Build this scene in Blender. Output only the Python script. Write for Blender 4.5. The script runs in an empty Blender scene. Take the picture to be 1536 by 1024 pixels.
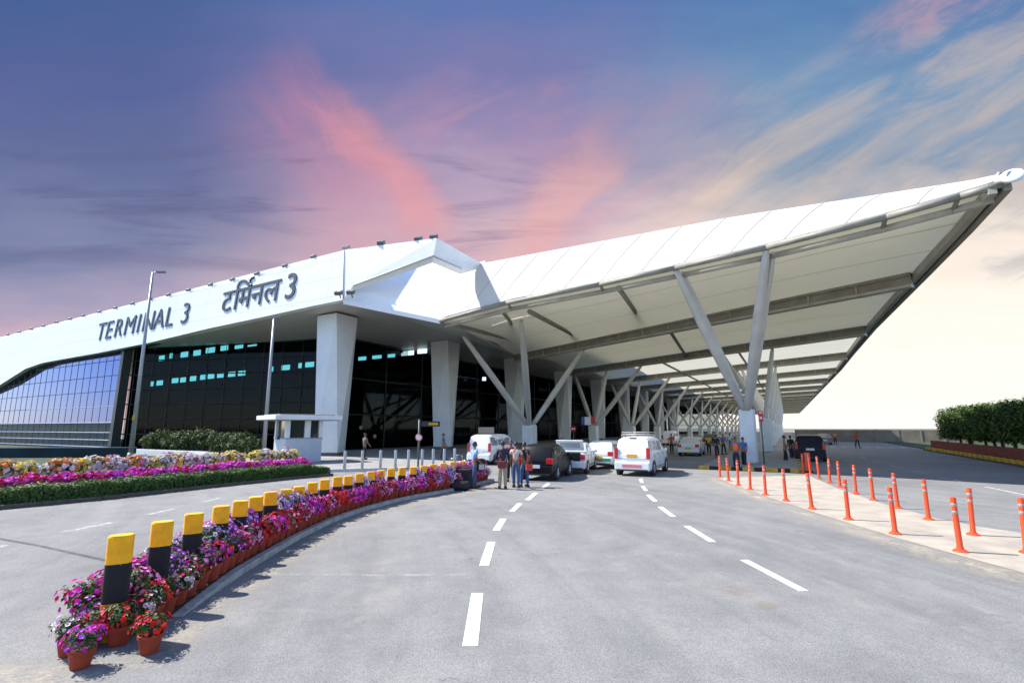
import bpy, bmesh, math, random
from mathutils import Vector, Matrix, Euler
R = math.radians
random.seed(7)
scene = bpy.context.scene
COL = scene.collection
EXPO = 1.0
# ---------------------------------------------------------------- camera
F = 768.0
PITCH = R(9.6)
CAM_H = 2.2
cd = bpy.data.cameras.new("camera")
cam = bpy.data.objects.new("camera", cd)
COL.objects.link(cam)
cam.location = (0, 0, CAM_H)
cam.rotation_euler = (R(90) + PITCH, 0, 0)
cd.lens = 18.0
cd.sensor_width = 36.0
cd.clip_start = 0.1
cd.clip_end = 6000
scene.camera = cam

# terminal axis: the building and the roadway run 29.4 degrees to the right of the view
AX = R(29.4)
SA, CA = math.sin(AX), math.cos(AX)
def W(d, lat, z=0.0):
    """metres along the terminal, metres to its right, height -> world"""
    return Vector((SA * d + CA * lat, CA * d - SA * lat, z))
def ray(u, v):
    x = (u - 768.0) / F
    y = (512.0 - v) / F
    return Vector((x, math.cos(PITCH) - y * math.sin(PITCH), math.sin(PITCH) + y * math.cos(PITCH)))
def G(u, v, z=0.0):
    """ground point measured in the survey photograph"""
    r = ray(u, v)
    t = (z - CAM_H) / r.z
    return Vector((r.x * t, r.y * t, z))
def D(u, v, d):
    """point at a known distance along the terminal axis"""
    r = ray(u, v)
    t = d / (SA * r.x + CA * r.y)
    return Vector((r.x * t, r.y * t, CAM_H + r.z * t))

# ---------------------------------------------------------------- objects
def tag(o, label=None, cat=None, group=None, kind=None):
    if label: o["label"] = label
    if cat: o["category"] = cat
    if group: o["group"] = group
    if kind: o["kind"] = kind
    return o
def empty(name, loc, rz=0.0, label=None, cat=None, group=None):
    o = bpy.data.objects.new(name, None)
    o.empty_display_size = 0.2
    COL.objects.link(o)
    o.location = loc
    o.rotation_euler = (0, 0, rz)
    return tag(o, label, cat, group)
def root_of(o):
    while o.parent: o = o.parent
    return o
KIDS = {}
def reg(o, parent):
    if parent is not None:
        o.parent = parent
        KIDS.setdefault(parent.name, []).append(o)
def copy_tree(o, parent=None):
    c = o.copy()
    COL.objects.link(c)
    if parent is not None:
        reg(c, parent)
    for k in list(KIDS.get(o.name, [])):
        copy_tree(k, c)
    return c

class MB:
    def __init__(s):
        s.v = []; s.f = []; s.m = []; s.sm = []
        s.mi = 0; s.smooth = False
    def add(s, vs, fs):
        b = len(s.v)
        s.v += [tuple(v) for v in vs]
        for f in fs:
            s.f.append([b + i for i in f]); s.m.append(s.mi); s.sm.append(s.smooth)
    def box(s, c, size, rz=0.0, rx=0.0, ry=0.0, top=None):
        hx, hy, hz = size[0] / 2, size[1] / 2, size[2] / 2
        m = Matrix.Translation(Vector(c)) @ Euler((rx, ry, rz)).to_matrix().to_4x4()
        tx, ty = (1, 1) if top is None else top
        p = [(-hx, -hy, -hz), (hx, -hy, -hz), (hx, hy, -hz), (-hx, hy, -hz),
             (-hx * tx, -hy * ty, hz), (hx * tx, -hy * ty, hz), (hx * tx, hy * ty, hz), (-hx * tx, hy * ty, hz)]
        s.add([m @ Vector(q) for q in p], [(3, 2, 1, 0), (4, 5, 6, 7), (0, 1, 5, 4), (1, 2, 6, 5), (2, 3, 7, 6), (3, 0, 4, 7)])
    def bbox(s, c, size, b, rz=0.0, rx=0.0, ry=0.0):
        """box with chamfered edges"""
        hx, hy, hz = size[0] / 2, size[1] / 2, size[2] / 2
        m = Matrix.Translation(Vector(c)) @ Euler((rx, ry, rz)).to_matrix().to_4x4()
        bm = bmesh.new()
        bmesh.ops.create_cube(bm, size=1.0)
        for v in bm.verts: v.co = Vector((v.co.x * size[0], v.co.y * size[1], v.co.z * size[2]))
        bmesh.ops.bevel(bm, geom=list(bm.edges), offset=b, segments=2, affect='EDGES', profile=0.6)
        bm.verts.index_update()
        s.add([m @ v.co for v in bm.verts], [[v.index for v in f.verts] for f in bm.faces])
        bm.free()
    def tube(s, p0, p1, r0, r1=None, n=8, caps=True, rings=None):
        p0 = Vector(p0); p1 = Vector(p1)
        if r1 is None: r1 = r0
        ax = (p1 - p0)
        if ax.length < 1e-6: return
        a = ax.normalized()
        up = Vector((0, 0, 1)) if abs(a.z) < 0.95 else Vector((1, 0, 0))
        x = a.cross(up).normalized(); y = a.cross(x).normalized()
        prof = rings or [(0.0, r0), (1.0, r1)]
        vs = []
        for t, r in prof:
            c = p0 + ax * t
            for k in range(n):
                q = 2 * math.pi * k / n
                vs.append(c + (x * math.cos(q) + y * math.sin(q)) * r)
        fs = []
        for i in range(len(prof) - 1):
            for k in range(n):
                k2 = (k + 1) % n
                fs.append((i * n + k, (i + 1) * n + k, (i + 1) * n + k2, i * n + k2))
        old = s.smooth; s.smooth = n > 4
        s.add(vs, fs)
        s.smooth = False
        if caps:
            b = len(s.v) - len(vs)
            for ring, rev in ((0, False), (len(prof) - 1, True)):
                idx = [b + ring * n + k for k in range(n)]
                s.f.append(idx[::-1] if rev else idx); s.m.append(s.mi); s.sm.append(False)
        s.smooth = old
    def path(s, pts, r, n=6):
        for a, b in zip(pts[:-1], pts[1:]): s.tube(a, b, r, r, n)
    def lathe(s, prof, c=(0, 0, 0), n=16, ax='z', smooth=True):
        vs = []
        for r, h in prof:
            for k in range(n):
                q = 2 * math.pi * k / n
                if ax == 'z': p = (r * math.cos(q), r * math.sin(q), h)
                elif ax == 'x': p = (h, r * math.cos(q), r * math.sin(q))
                else: p = (r * math.sin(q), h, r * math.cos(q))
                vs.append(Vector(p) + Vector(c))
        fs = []
        for i in range(len(prof) - 1):
            for k in range(n):
                k2 = (k + 1) % n
                fs.append((i * n + k, i * n + k2, (i + 1) * n + k2, (i + 1) * n + k))
        old = s.smooth; s.smooth = smooth
        s.add(vs, fs); s.smooth = old
    def prism(s, poly, z0, z1):
        n = len(poly)
        vs = [(p[0], p[1], z0) for p in poly] + [(p[0], p[1], z1) for p in poly]
        fs = [list(range(n - 1, -1, -1)), list(range(n, 2 * n))]
        for i in range(n):
            j = (i + 1) % n
            fs.append((i, j, n + j, n + i))
        s.add(vs, fs)
    def slab(s, pts, off):
        """polygon in space given thickness by a vector"""
        n = len(pts); off = Vector(off)
        vs = [Vector(p) for p in pts] + [Vector(p) + off for p in pts]
        fs = [list(range(n)), list(range(2 * n - 1, n - 1, -1))]
        for i in range(n):
            j = (i + 1) % n
            fs.append((j, i, n + i, n + j))
        s.add(vs, fs)
    def grid(s, rows, thick=None, smooth=True):
        """rows: list of equally long lists of points"""
        nr, nc = len(rows), len(rows[0])
        old = s.smooth; s.smooth = smooth
        vs = [p for r in rows for p in r]
        fs = [(i * nc + j, i * nc + j + 1, (i + 1) * nc + j + 1, (i + 1) * nc + j) for i in range(nr - 1) for j in range(nc - 1)]
        s.add(vs, fs)
        if thick:
            t = Vector(thick)
            s.add([Vector(p) + t for p in vs], [f[::-1] for f in fs])
            for r in (0, nr - 1):
                s.smooth = False
                for j in range(nc - 1):
                    a, b = Vector(rows[r][j]), Vector(rows[r][j + 1])
                    s.add([a, b, b + t, a + t], [(0, 1, 2, 3) if r else (3, 2, 1, 0)])
            for c in (0, nc - 1):
                for i in range(nr - 1):
                    a, b = Vector(rows[i][c]), Vector(rows[i + 1][c])
                    s.add([a, b, b + t, a + t], [(0, 1, 2, 3)])
        s.smooth = old
    def build(s, name, mat, parent=None, world=False, sharp=None, loc=None):
        me = bpy.data.meshes.new(name)
        vs = s.v
        if world and parent is not None:
            L = root_of(parent).location
            vs = [(v[0] - L.x, v[1] - L.y, v[2] - L.z) for v in vs]
        if loc is not None:
            vs = [(v[0] - loc[0], v[1] - loc[1], v[2] - loc[2]) for v in vs]
        me.from_pydata(vs, [], s.f)
        mats = mat if isinstance(mat, (list, tuple)) else [mat]
        for m in mats: me.materials.append(m)
        for p, mi, sm in zip(me.polygons, s.m, s.sm):
            p.material_index = mi; p.use_smooth = sm
        me.update()
        if sharp:
            me.set_sharp_from_angle(angle=R(sharp))
        o = bpy.data.objects.new(name, me)
        COL.objects.link(o)
        if loc is not None: o.location = loc
        reg(o, parent)
        return o

ORD = ["first", "second", "third", "fourth", "fifth", "sixth", "seventh", "eighth", "ninth", "tenth", "eleventh", "twelfth",
       "thirteenth", "fourteenth", "fifteenth", "sixteenth", "seventeenth", "eighteenth", "nineteenth", "twentieth"]
TENS = {2: "twenty", 3: "thirty", 4: "forty", 5: "fifty"}
def ordinal(n):
    if n <= 20: return ORD[n - 1]
    t, u = divmod(n, 10)
    return TENS[t] + "-" + ORD[u - 1] if u else TENS[t][:-1] + "ieth"

# ---------------------------------------------------------------- materials
def lin(c):
    c /= 255.0
    return c / 12.92 if c <= 0.04045 else ((c + 0.055) / 1.055) ** 2.4
def rgb(r, g, b): return (lin(r), lin(g), lin(b), 1.0)
MATS = {}
def mat(name, col, rough=0.6, metal=0.0, var=0.0, scale=8.0, bump=0.0, bscale=60.0, spec=0.5, coat=0.0, emit=None, estr=0.0, detail=5.0, col2=None):
    """principled material; var / col2 lay a noise of wear over the colour"""
    if name in MATS: return MATS[name]
    m = bpy.data.materials.new(name); m.use_nodes = True
    nt = m.node_tree; b = nt.nodes["Principled BSDF"]
    c = tuple(col) if len(col) == 4 else tuple(col) + (1.0,)
    b.inputs["Base Color"].default_value = c
    b.inputs["Roughness"].default_value = rough
    b.inputs["Metallic"].default_value = metal
    b.inputs["Specular IOR Level"].default_value = spec
    b.inputs["Coat Weight"].default_value = coat
    if emit:
        b.inputs["Emission Color"].default_value = tuple(emit) + (1.0,)
        b.inputs["Emission Strength"].default_value = estr
    if var or bump or col2:
        tc = nt.nodes.new("ShaderNodeTexCoord")
    if var or col2:
        n = nt.nodes.new("ShaderNodeTexNoise"); n.inputs["Scale"].default_value = scale; n.inputs["Detail"].default_value = detail
        n.inputs["Roughness"].default_value = 0.65
        nt.links.new(tc.outputs["Object"], n.inputs["Vector"])
        rp = nt.nodes.new("ShaderNodeValToRGB")
        k2 = col2 if col2 else tuple(x * (1 - var) for x in c[:3]) + (1,)
        k1 = tuple(min(1, x * (1 + var * 0.5)) for x in c[:3]) + (1,)
        rp.color_ramp.elements[0].position = 0.32; rp.color_ramp.elements[0].color = k2 if len(k2) == 4 else tuple(k2) + (1,)
        rp.color_ramp.elements[1].position = 0.66; rp.color_ramp.elements[1].color = k1
        nt.links.new(n.outputs["Fac"], rp.inputs["Fac"])
        nt.links.new(rp.outputs["Color"], b.inputs["Base Color"])
    if bump:
        n2 = nt.nodes.new("ShaderNodeTexNoise"); n2.inputs["Scale"].default_value = bscale; n2.inputs["Detail"].default_value = 3
        nt.links.new(tc.outputs["Object"], n2.inputs["Vector"])
        bp = nt.nodes.new("ShaderNodeBump"); bp.inputs["Strength"].default_value = bump; bp.inputs["Distance"].default_value = 0.02
        nt.links.new(n2.outputs["Fac"], bp.inputs["Height"])
        nt.links.new(bp.outputs["Normal"], b.inputs["Normal"])
    MATS[name] = m
    return m

class NT:
    """short node-writing helper"""
    def __init__(s, nt): s.nt = nt
    def new(s, t, **kw):
        n = s.nt.nodes.new(t)
        for k, v in kw.items(): setattr(n, k, v)
        return n
    def put(s, sock, v):
        if hasattr(v, "is_linked"): s.nt.links.new(v, sock)
        else: sock.default_value = v
    def m(s, op, a, b=0.0, c=0.0, clamp=False):
        n = s.new("ShaderNodeMath", operation=op); n.use_clamp = clamp
        s.put(n.inputs[0], a); s.put(n.inputs[1], b); s.put(n.inputs[2], c)
        return n.outputs[0]
    def mr(s, x, a, b, c=0.0, d=1.0, kind='SMOOTHSTEP'):
        n = s.new("ShaderNodeMapRange", interpolation_type=kind); n.clamp = True
        for i, q in enumerate((x, a, b, c, d)): s.put(n.inputs[i], q)
        return n.outputs[0]
    def xyz(s, x, y, z=0.0):
        n = s.new("ShaderNodeCombineXYZ")
        s.put(n.inputs[0], x); s.put(n.inputs[1], y); s.put(n.inputs[2], z)
        return n.outputs[0]
    def noise(s, vec, scale=1.0, detail=5.0, rough=0.6, dist=0.0):
        n = s.new("ShaderNodeTexNoise")
        s.put(n.inputs["Vector"], vec); n.inputs["Scale"].default_value = scale; n.inputs["Detail"].default_value = detail
        n.inputs["Roughness"].default_value = rough; n.inputs["Distortion"].default_value = dist
        return n.outputs["Fac"]
    def mix(s, f, a, b, kind='MIX'):
        n = s.new("ShaderNodeMix", data_type='RGBA', blend_type=kind)
        s.put(n.inputs[0], f); s.put(n.inputs[6], a); s.put(n.inputs[7], b)
        return n.outputs[2]
    def ramp(s, f, stops, kind='LINEAR'):
        n = s.new("ShaderNodeValToRGB"); cr = n.color_ramp; cr.interpolation = kind
        while len(cr.elements) < len(stops): cr.elements.new(0.5)
        for e, (p, c) in zip(cr.elements, stops):
            e.position = p; e.color = c
        s.put(n.inputs[0], f)
        return n.outputs[0]
# ================================================================ sky
wd = bpy.data.worlds.new("World"); scene.world = wd; wd.use_nodes = True
SUN_H = Vector((-0.96, 0.26)).normalized()      # towards the sun, on plan
SUN_EL = R(49)
def sky():
    nt = wd.node_tree; nt.nodes.clear(); n = NT(nt)
    tc = n.new("ShaderNodeTexCoord")
    sp = n.new("ShaderNodeSeparateXYZ"); nt.links.new(tc.outputs["Generated"], sp.inputs[0])
    x, y, z = sp.outputs
    yy = n.m('MAXIMUM', y, 0.08)
    u = n.m('DIVIDE', x, yy); w = n.m('DIVIDE', z, yy)
    wn = n.m('ADD', w, n.m('MULTIPLY', n.m('SUBTRACT', n.noise(n.xyz(n.m('MULTIPLY', u, 1.2), n.m('MULTIPLY', w, 3.2)), 1.6, 4), 0.5), 0.30))
    def rp(st): return n.ramp(wn, st)
    L = rp([(0.0, rgb(236, 190, 186)), (0.13, rgb(226, 178, 190)), (0.23, rgb(168, 156, 186)), (0.36, rgb(116, 126, 168)), (0.55, rgb(88, 102, 154)), (0.75, rgb(70, 88, 152)), (0.95, rgb(42, 84, 148))])
    C = rp([(0.0, rgb(250, 225, 205)), (0.30, rgb(226, 184, 186)), (0.46, rgb(186, 160, 186)), (0.62, rgb(146, 130, 176)), (0.78, rgb(106, 110, 170)), (0.95, rgb(72, 104, 172))])
    Rt = rp([(0.0, rgb(254, 251, 244)), (0.28, rgb(253, 244, 230)), (0.39, rgb(243, 228, 214)), (0.45, rgb(196, 188, 188)), (0.56, rgb(126, 150, 178)), (0.75, rgb(92, 140, 184)), (0.95, rgb(50, 112, 174))])
    un = n.m('ADD', u, n.m('MULTIPLY', n.m('SUBTRACT', n.noise(n.xyz(u, w, 3.0), 1.7, 3), 0.5), 0.5))
    base = n.mix(n.mr(un, -0.85, -0.05), L, C)
    base = n.mix(n.mr(un, 0.05, 0.62), base, Rt)
    # coral plume, sharp on its right side and soft on its left
    wob = n.m('MULTIPLY', n.m('SUBTRACT', n.noise(n.xyz(u, w, 5.0), 4.5, 4), 0.5), 0.14)
    p = n.m('ADD', n.m('ADD', n.m('MULTIPLY', n.m('ADD', u, 0.432), 0.77), n.m('MULTIPLY', n.m('SUBTRACT', w, 0.76), 0.638)), wob)
    q = n.m('SUBTRACT', n.m('MULTIPLY', n.m('ADD', u, 0.432), 0.638), n.m('MULTIPLY', n.m('SUBTRACT', w, 0.76), 0.77))
    fib = n.noise(n.xyz(n.m('MULTIPLY', p, 9.0), n.m('MULTIPLY', q, 2.0), 1.0), 1.6, 6, 0.65)
    wide = n.m('MULTIPLY', n.mr(p, -0.34, 0.0), n.mr(p, 0.075, 0.0))
    ln = n.m('MULTIPLY', n.mr(q, -0.16, 0.12), n.mr(q, 0.56, 0.36))
    f1 = n.m('MULTIPLY', n.m('MULTIPLY', wide, ln), n.mr(fib, 0.22, 0.66, 0.25, 1.0))
    base = n.mix(n.m('MULTIPLY', f1, 0.52), base, rgb(224, 132, 156))
    core = n.m('MULTIPLY', n.m('MULTIPLY', n.mr(p, -0.095, -0.02), n.mr(p, 0.065, 0.0)), n.m('MULTIPLY', n.mr(q, 0.04, 0.20), n.mr(q, 0.52, 0.38)))
    base = n.mix(n.m('MULTIPLY', core, 0.32), base, rgb(244, 138, 122))
    # peach feather
    p2 = n.m('ADD', n.m('ADD', n.m('MULTIPLY', n.m('SUBTRACT', u, 0.25), 0.75), n.m('MULTIPLY', n.m('SUBTRACT', w, 0.60), -0.66)), wob)
    q2 = n.m('ADD', n.m('MULTIPLY', n.m('SUBTRACT', u, 0.25), -0.66), n.m('MULTIPLY', n.m('SUBTRACT', w, 0.60), -0.75))
    f2 = n.m('MULTIPLY', n.m('MULTIPLY', n.mr(p2, -0.10, -0.03), n.mr(p2, 0.05, 0.01)), n.m('MULTIPLY', n.mr(q2, -0.03, 0.14), n.mr(q2, 0.44, 0.26)))
    base = n.mix(n.m('MULTIPLY', f2, 0.5), base, rgb(240, 166, 152))
    # long diagonal streaks to the right
    a = n.m('ADD', n.m('MULTIPLY', u, 0.86), n.m('MULTIPLY', w, 0.51))
    b = n.m('ADD', n.m('MULTIPLY', u, -0.51), n.m('MULTIPLY', w, 0.86))
    st = n.noise(n.xyz(n.m('MULTIPLY', a, 1.5), n.m('MULTIPLY', b, 7.0), 2.0), 1.7, 7, 0.62, 0.5)
    sm = n.m('MULTIPLY', n.mr(un, 0.0, 0.5), n.m('MULTIPLY', n.mr(w, 0.24, 0.36), n.mr(b, 0.46, 0.22)))
    base = n.mix(n.m('MULTIPLY', n.m('MULTIPLY', n.mr(st, 0.36, 0.76), sm), 0.46), base, rgb(240, 206, 172))
    base = n.mix(n.m('MULTIPLY', n.m('MULTIPLY', n.mr(st, 0.44, 0.30), sm), 0.45), base, rgb(116, 134, 162))
    band = n.m('MULTIPLY', n.m('MULTIPLY', n.mr(b, 0.24, 0.31), n.mr(b, 0.40, 0.33)), n.mr(u, 0.66, 1.05))
    base = n.mix(n.m('MULTIPLY', n.m('MULTIPLY', band, n.mr(st, 0.3, 0.6)), 0.7), base, rgb(222, 158, 160))
    # horizontal slate streaks to the left, pink wisps low
    sl = n.noise(n.xyz(n.m('MULTIPLY', u, 1.3), n.m('MULTIPLY', w, 9.0), 7.0), 1.5, 6, 0.6, 0.8)
    lm = n.m('MULTIPLY', n.mr(un, 0.25, -0.25), n.m('MULTIPLY', n.mr(w, 0.25, 0.40), n.mr(w, 0.66, 0.5)))
    base = n.mix(n.m('MULTIPLY', n.m('MULTIPLY', n.mr(sl, 0.5, 0.72), lm), 0.6), base, rgb(82, 84, 134))
    wp = n.m('MULTIPLY', n.m('MULTIPLY', n.mr(un, -0.45, 0.05), n.mr(un, 0.6, 0.1)), n.m('MULTIPLY', n.mr(w, 0.2, 0.34), n.mr(w, 0.85, 0.6)))
    big = n.noise(n.xyz(n.m('MULTIPLY', a, 1.6), n.m('MULTIPLY', b, 4.0), 12.0), 2.0, 6, 0.6, 0.6)
    base = n.mix(n.m('MULTIPLY', n.m('MULTIPLY', n.mr(big, 0.44, 0.74), wp), 0.38), base, rgb(224, 150, 164))
    # warm low bands on the right
    lb = n.noise(n.xyz(n.m('MULTIPLY', u, 1.6), n.m('MULTIPLY', w, 14.0), 9.0), 1.5, 5, 0.6, 0.4)
    rm = n.m('MULTIPLY', n.mr(u, 0.4, 0.9), n.m('MULTIPLY', n.mr(w, 0.04, 0.14), n.mr(w, 0.40, 0.28)))
    base = n.mix(n.m('MULTIPLY', n.m('MULTIPLY', n.mr(lb, 0.46, 0.74), rm), 0.35), base, rgb(253, 232, 210))
    hs = n.new("ShaderNodeHueSaturation"); hs.inputs["Saturation"].default_value = 0.86; hs.inputs["Value"].default_value = 1.07
    nt.links.new(base, hs.inputs["Color"]); base = hs.outputs[0]
    k = 1.0 / (2.0 ** EXPO)
    base = n.mix(1.0, base, (k, k, k, 1), 'MULTIPLY')
    # daylight sky behind the viewer
    ns = n.new("ShaderNodeTexSky", sky_type='NISHITA')
    ns.sun_disc = False; ns.sun_elevation = SUN_EL
    ns.sun_rotation = math.atan2(SUN_H.x, SUN_H.y)
    ns.altitude = 200; ns.air_density = 1.0; ns.dust_density = 0.2; ns.ozone_density = 2.5
    day = n.mix(1.0, ns.outputs[0], (0.135, 0.137, 0.15, 1), 'MULTIPLY')
    ch = n.m('DIVIDE', y, n.m('SQRT', n.m('ADD', n.m('ADD', n.m('MULTIPLY', x, x), n.m('MULTIPLY', y, y)), 1e-4)))
    allc = n.mix(n.mr(ch, 0.46, 0.63), day, base)
    bg = n.new("ShaderNodeBackground"); nt.links.new(allc, bg.inputs["Color"]); bg.inputs["Strength"].default_value = 1.0
    out = n.new("ShaderNodeOutputWorld"); nt.links.new(bg.outputs[0], out.inputs["Surface"])
    wd.cycles.sampling_method = 'MANUAL'; wd.cycles.sample_map_resolution = 512
sky()
sl = bpy.data.lights.new("sun", 'SUN'); sl.energy = 4.6; sl.angle = R(0.8); sl.color = (1.0, 0.955, 0.88)
sun = bpy.data.objects.new("sun", sl); COL.objects.link(sun); sun.location = (-60, 40, 80)
sd = Vector((-SUN_H.x * math.cos(SUN_EL), -SUN_H.y * math.cos(SUN_EL), -math.sin(SUN_EL)))
sun.rotation_euler = sd.to_track_quat('-Z', 'Y').to_euler()
scene.view_settings.view_transform = 'Standard'; scene.view_settings.look = 'None'
scene.view_settings.exposure = EXPO; scene.view_settings.gamma = 1.0
scene.render.engine = 'CYCLES'
scene.cycles.use_denoising = True
scene.cycles.max_bounces = 7; scene.cycles.diffuse_bounces = 4; scene.cycles.glossy_bounces = 3
scene.cycles.transmission_bounces = 4; scene.cycles.transparent_max_bounces = 10
scene.cycles.sample_clamp_indirect = 6.0
scene.cycles.caustics_reflective = False; scene.cycles.caustics_refractive = False
# ================================================================ ground, roads, markings
def road_mat(name, base, dark, light, tint=None):
    m = bpy.data.materials.new(name); m.use_nodes = True
    nt = m.node_tree; n = NT(nt); b = nt.nodes["Principled BSDF"]
    tc = n.new("ShaderNodeTexCoord"); ob = tc.outputs["Object"]
    sp = n.new("ShaderNodeSeparateXYZ"); nt.links.new(ob, sp.inputs[0])
    big = n.noise(ob, 0.16, 5, 0.6, 0.4)
    mid = n.noise(ob, 1.3, 5, 0.65)
    fine = n.noise(ob, 55.0, 3, 0.7)
    grit = n.new("ShaderNodeTexVoronoi"); nt.links.new(ob, grit.inputs["Vector"]); grit.inputs["Scale"].default_value = 70.0
    c = n.ramp(n.m('ADD', n.m('MULTIPLY', big, 0.6), n.m('MULTIPLY', mid, 0.4)), [(0.36, dark), (0.5, base), (0.64, light)])
    # worn wheel tracks running with the road: a long arc about a far centre
    dx = n.m('SUBTRACT', sp.outputs[0], -31.0); dy = n.m('SUBTRACT', sp.outputs[1], 2.0)
    rad = n.m('SQRT', n.m('ADD', n.m('MULTIPLY', dx, dx), n.m('MULTIPLY', dy, dy)))
    ang = n.m('ARCTAN2', dy, dx)
    tr = n.noise(n.xyz(n.m('MULTIPLY', rad, 1.5), n.m('MULTIPLY', ang, 3.0), 0.0), 1.0, 5, 0.6, 0.3)
    c = n.mix(n.mr(tr, 0.44, 0.70, 0.0, 0.5), c, light)
    c = n.mix(n.mr(tr, 0.46, 0.28, 0.0, 0.55), c, dark)
    c = n.mix(n.mr(fine, 0.34, 0.64, 0.5, 0.0), c, tuple(x * 0.45 for x in dark[:3]) + (1,))
    c = n.mix(n.mr(grit.outputs["Distance"], 0.0, 0.35, 0.30, 0.0), c, tuple(x * 1.5 for x in light[:3]) + (1,))
    # oil spots and pale dust
    oil = n.noise(ob, 3.3, 2, 0.5)
    c = n.mix(n.mr(oil, 0.71, 0.78, 0.0, 0.45), c, tuple(x * 0.4 for x in dark[:3]) + (1,))
    dust = n.noise(ob, 0.42, 6, 0.7, 1.0)
    c = n.mix(n.mr(dust, 0.54, 0.74, 0.0, 0.28), c, (0.36, 0.335, 0.29, 1))
    # fine cracks
    cr = n.new("ShaderNodeTexVoronoi", feature='DISTANCE_TO_EDGE'); cr.inputs["Scale"].default_value = 0.32
    wv = n.new("ShaderNodeVectorMath", operation='ADD'); nt.links.new(ob, wv.inputs[0])
    nz = n.new("ShaderNodeTexNoise"); nz.inputs["Scale"].default_value = 1.7; nz.inputs["Detail"].default_value = 4; nt.links.new(ob, nz.inputs["Vector"])
    nt.links.new(nz.outputs["Color"], wv.inputs[1]); nt.links.new(wv.outputs[0], cr.inputs["Vector"])
    c = n.mix(n.m('MULTIPLY', n.mr(cr.outputs["Distance"], 0.0022, 0.0008, 0.0, 0.5), n.mr(big, 0.44, 0.60)), c, tuple(x * 0.35 for x in dark[:3]) + (1,))
    nt.links.new(c, b.inputs["Base Color"])
    b.inputs["Roughness"].default_value = 0.88; b.inputs["Specular IOR Level"].default_value = 0.25
    bp = n.new("ShaderNodeBump"); bp.inputs["Strength"].default_value = 0.35; bp.inputs["Distance"].default_value = 0.01
    nt.links.new(grit.outputs["Distance"], bp.inputs["Height"]); nt.links.new(bp.outputs[0], b.inputs["Normal"])
    return m
ASPHALT = road_mat("sun_bleached_asphalt", (0.23, 0.229, 0.226, 1), (0.172, 0.172, 0.172, 1), (0.295, 0.292, 0.283, 1))
def dusty_mat(name, col, lo, hi, scale=1.4, solid=0.0):
    """dust, worn paint or painted shade lying on the road, broken up by noise"""
    m = bpy.data.materials.new(name); m.use_nodes = True
    nt = m.node_tree; n = NT(nt); b = nt.nodes["Principled BSDF"]
    tc = n.new("ShaderNodeTexCoord"); ob = tc.outputs["Object"]
    uv = n.new("ShaderNodeUVMap")
    a = n.mr(n.m('ADD', n.m('MULTIPLY', n.noise(ob, scale, 6, 0.7, 0.5), 0.7), n.m('MULTIPLY', n.noise(ob, scale * 14, 3, 0.7), 0.3)), lo, hi, solid, 1.0)
    vc = n.new("ShaderNodeAttribute", attribute_name="fade")
    a = n.m('MULTIPLY', a, vc.outputs["Fac"])
    cc = n.mix(n.noise(ob, 5.0, 5), tuple(x * 0.82 for x in col[:3]) + (1,), tuple(min(1, x * 1.12) for x in col[:3]) + (1,))
    nt.links.new(cc, b.inputs["Base Color"]); b.inputs["Roughness"].default_value = 0.9; b.inputs["Specular IOR Level"].default_value = 0.2
    nt.links.new(a, b.inputs["Alpha"])
    return m
def fade_attr(o, vals):
    at = o.data.attributes.new("fade", 'FLOAT', 'POINT')
    at.data.foreach_set("value", vals)

mb = MB(); mb.add([(-3000, -3000, 0), (3000, -3000, 0), (3000, 3000, 0), (-3000, 3000, 0)], [(0, 1, 2, 3)])
tag(mb.build("ground", mat("dry_earth", (0.20, 0.18, 0.14), 0.95, var=0.3, scale=0.05)), kind="structure")
mb = MB(); mb.add([(-70, -40, 0.006), (150, -40, 0.006), (260, 420, 0.006), (70, 420, 0.006), (-40, 20, .006)], [(0, 1, 2, 3, 4)])
tag(mb.build("road", ASPHALT), kind="structure")

WHITE_PAINT = dusty_mat("worn_road_paint", (0.66, 0.66, 0.645), 0.22, 0.47, 5.0)
FAINT_PAINT = dusty_mat("rubbed_road_paint", (0.66, 0.66, 0.66), 0.35, 0.62, 6.0)
def dash(mb, a, b, wd=0.15, z=0.0105, cuts=1):
    a = Vector(a); b = Vector(b); t = (b - a); t.z = 0; t.normalize(); s = Vector((-t.y, t.x, 0)) * wd / 2
    mb.add([(a.x - s.x, a.y - s.y, z), (b.x - s.x, b.y - s.y, z), (b.x + s.x, b.y + s.y, z), (a.x + s.x, a.y + s.y, z)], [(0, 1, 2, 3)])
mb = MB()
for p, q in (((705, 970), (716, 890)), ((726, 849), (737, 813)), ((744, 796), (755, 778)), ((768, 767), (780, 755)), ((791, 750), (804, 739)), ((812, 733), (823, 725))):
    dash(mb, G(*p), G(*q), 0.16)
o = mb.build("lane_marking", WHITE_PAINT); fade_attr(o, [1.0] * len(mb.v)); tag(o, kind="structure")
mb = MB()
for p, q in (((1206, 887), (1116, 840)), ((1069, 813), (1030, 789)), ((1010, 775), (990, 760)), ((983, 752), (972, 742)), ((969, 736), (964, 729)), ((963, 724), (961, 718))):
    dash(mb, G(*p), G(*q), 0.14)
o = mb.build("lane_marking", WHITE_PAINT); fade_attr(o, [1.0] * len(mb.v)); tag(o, kind="structure")
mb = MB()
for p, q in (((1560, 747), (1478, 730)), ((1442, 722), (1412, 716)), ((1388, 710), (1368, 705.5)), ((1352, 702), (1336, 698)), ((1322, 694), (1310, 691)), ((1300, 688), (1291, 685))):
    dash(mb, G(*p), G(*q), 0.16)
o = mb.build("lane_marking", FAINT_PAINT); fade_attr(o, [0.85] * len(mb.v)); tag(o, kind="structure")
mb = MB()
for p, q in (((96, 798), (168, 784)), ((222, 772), (262, 763)), ((-120, 850), (10, 818)), ((306, 753), (330, 747))):
    dash(mb, G(*p), G(*q), 0.17)
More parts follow.
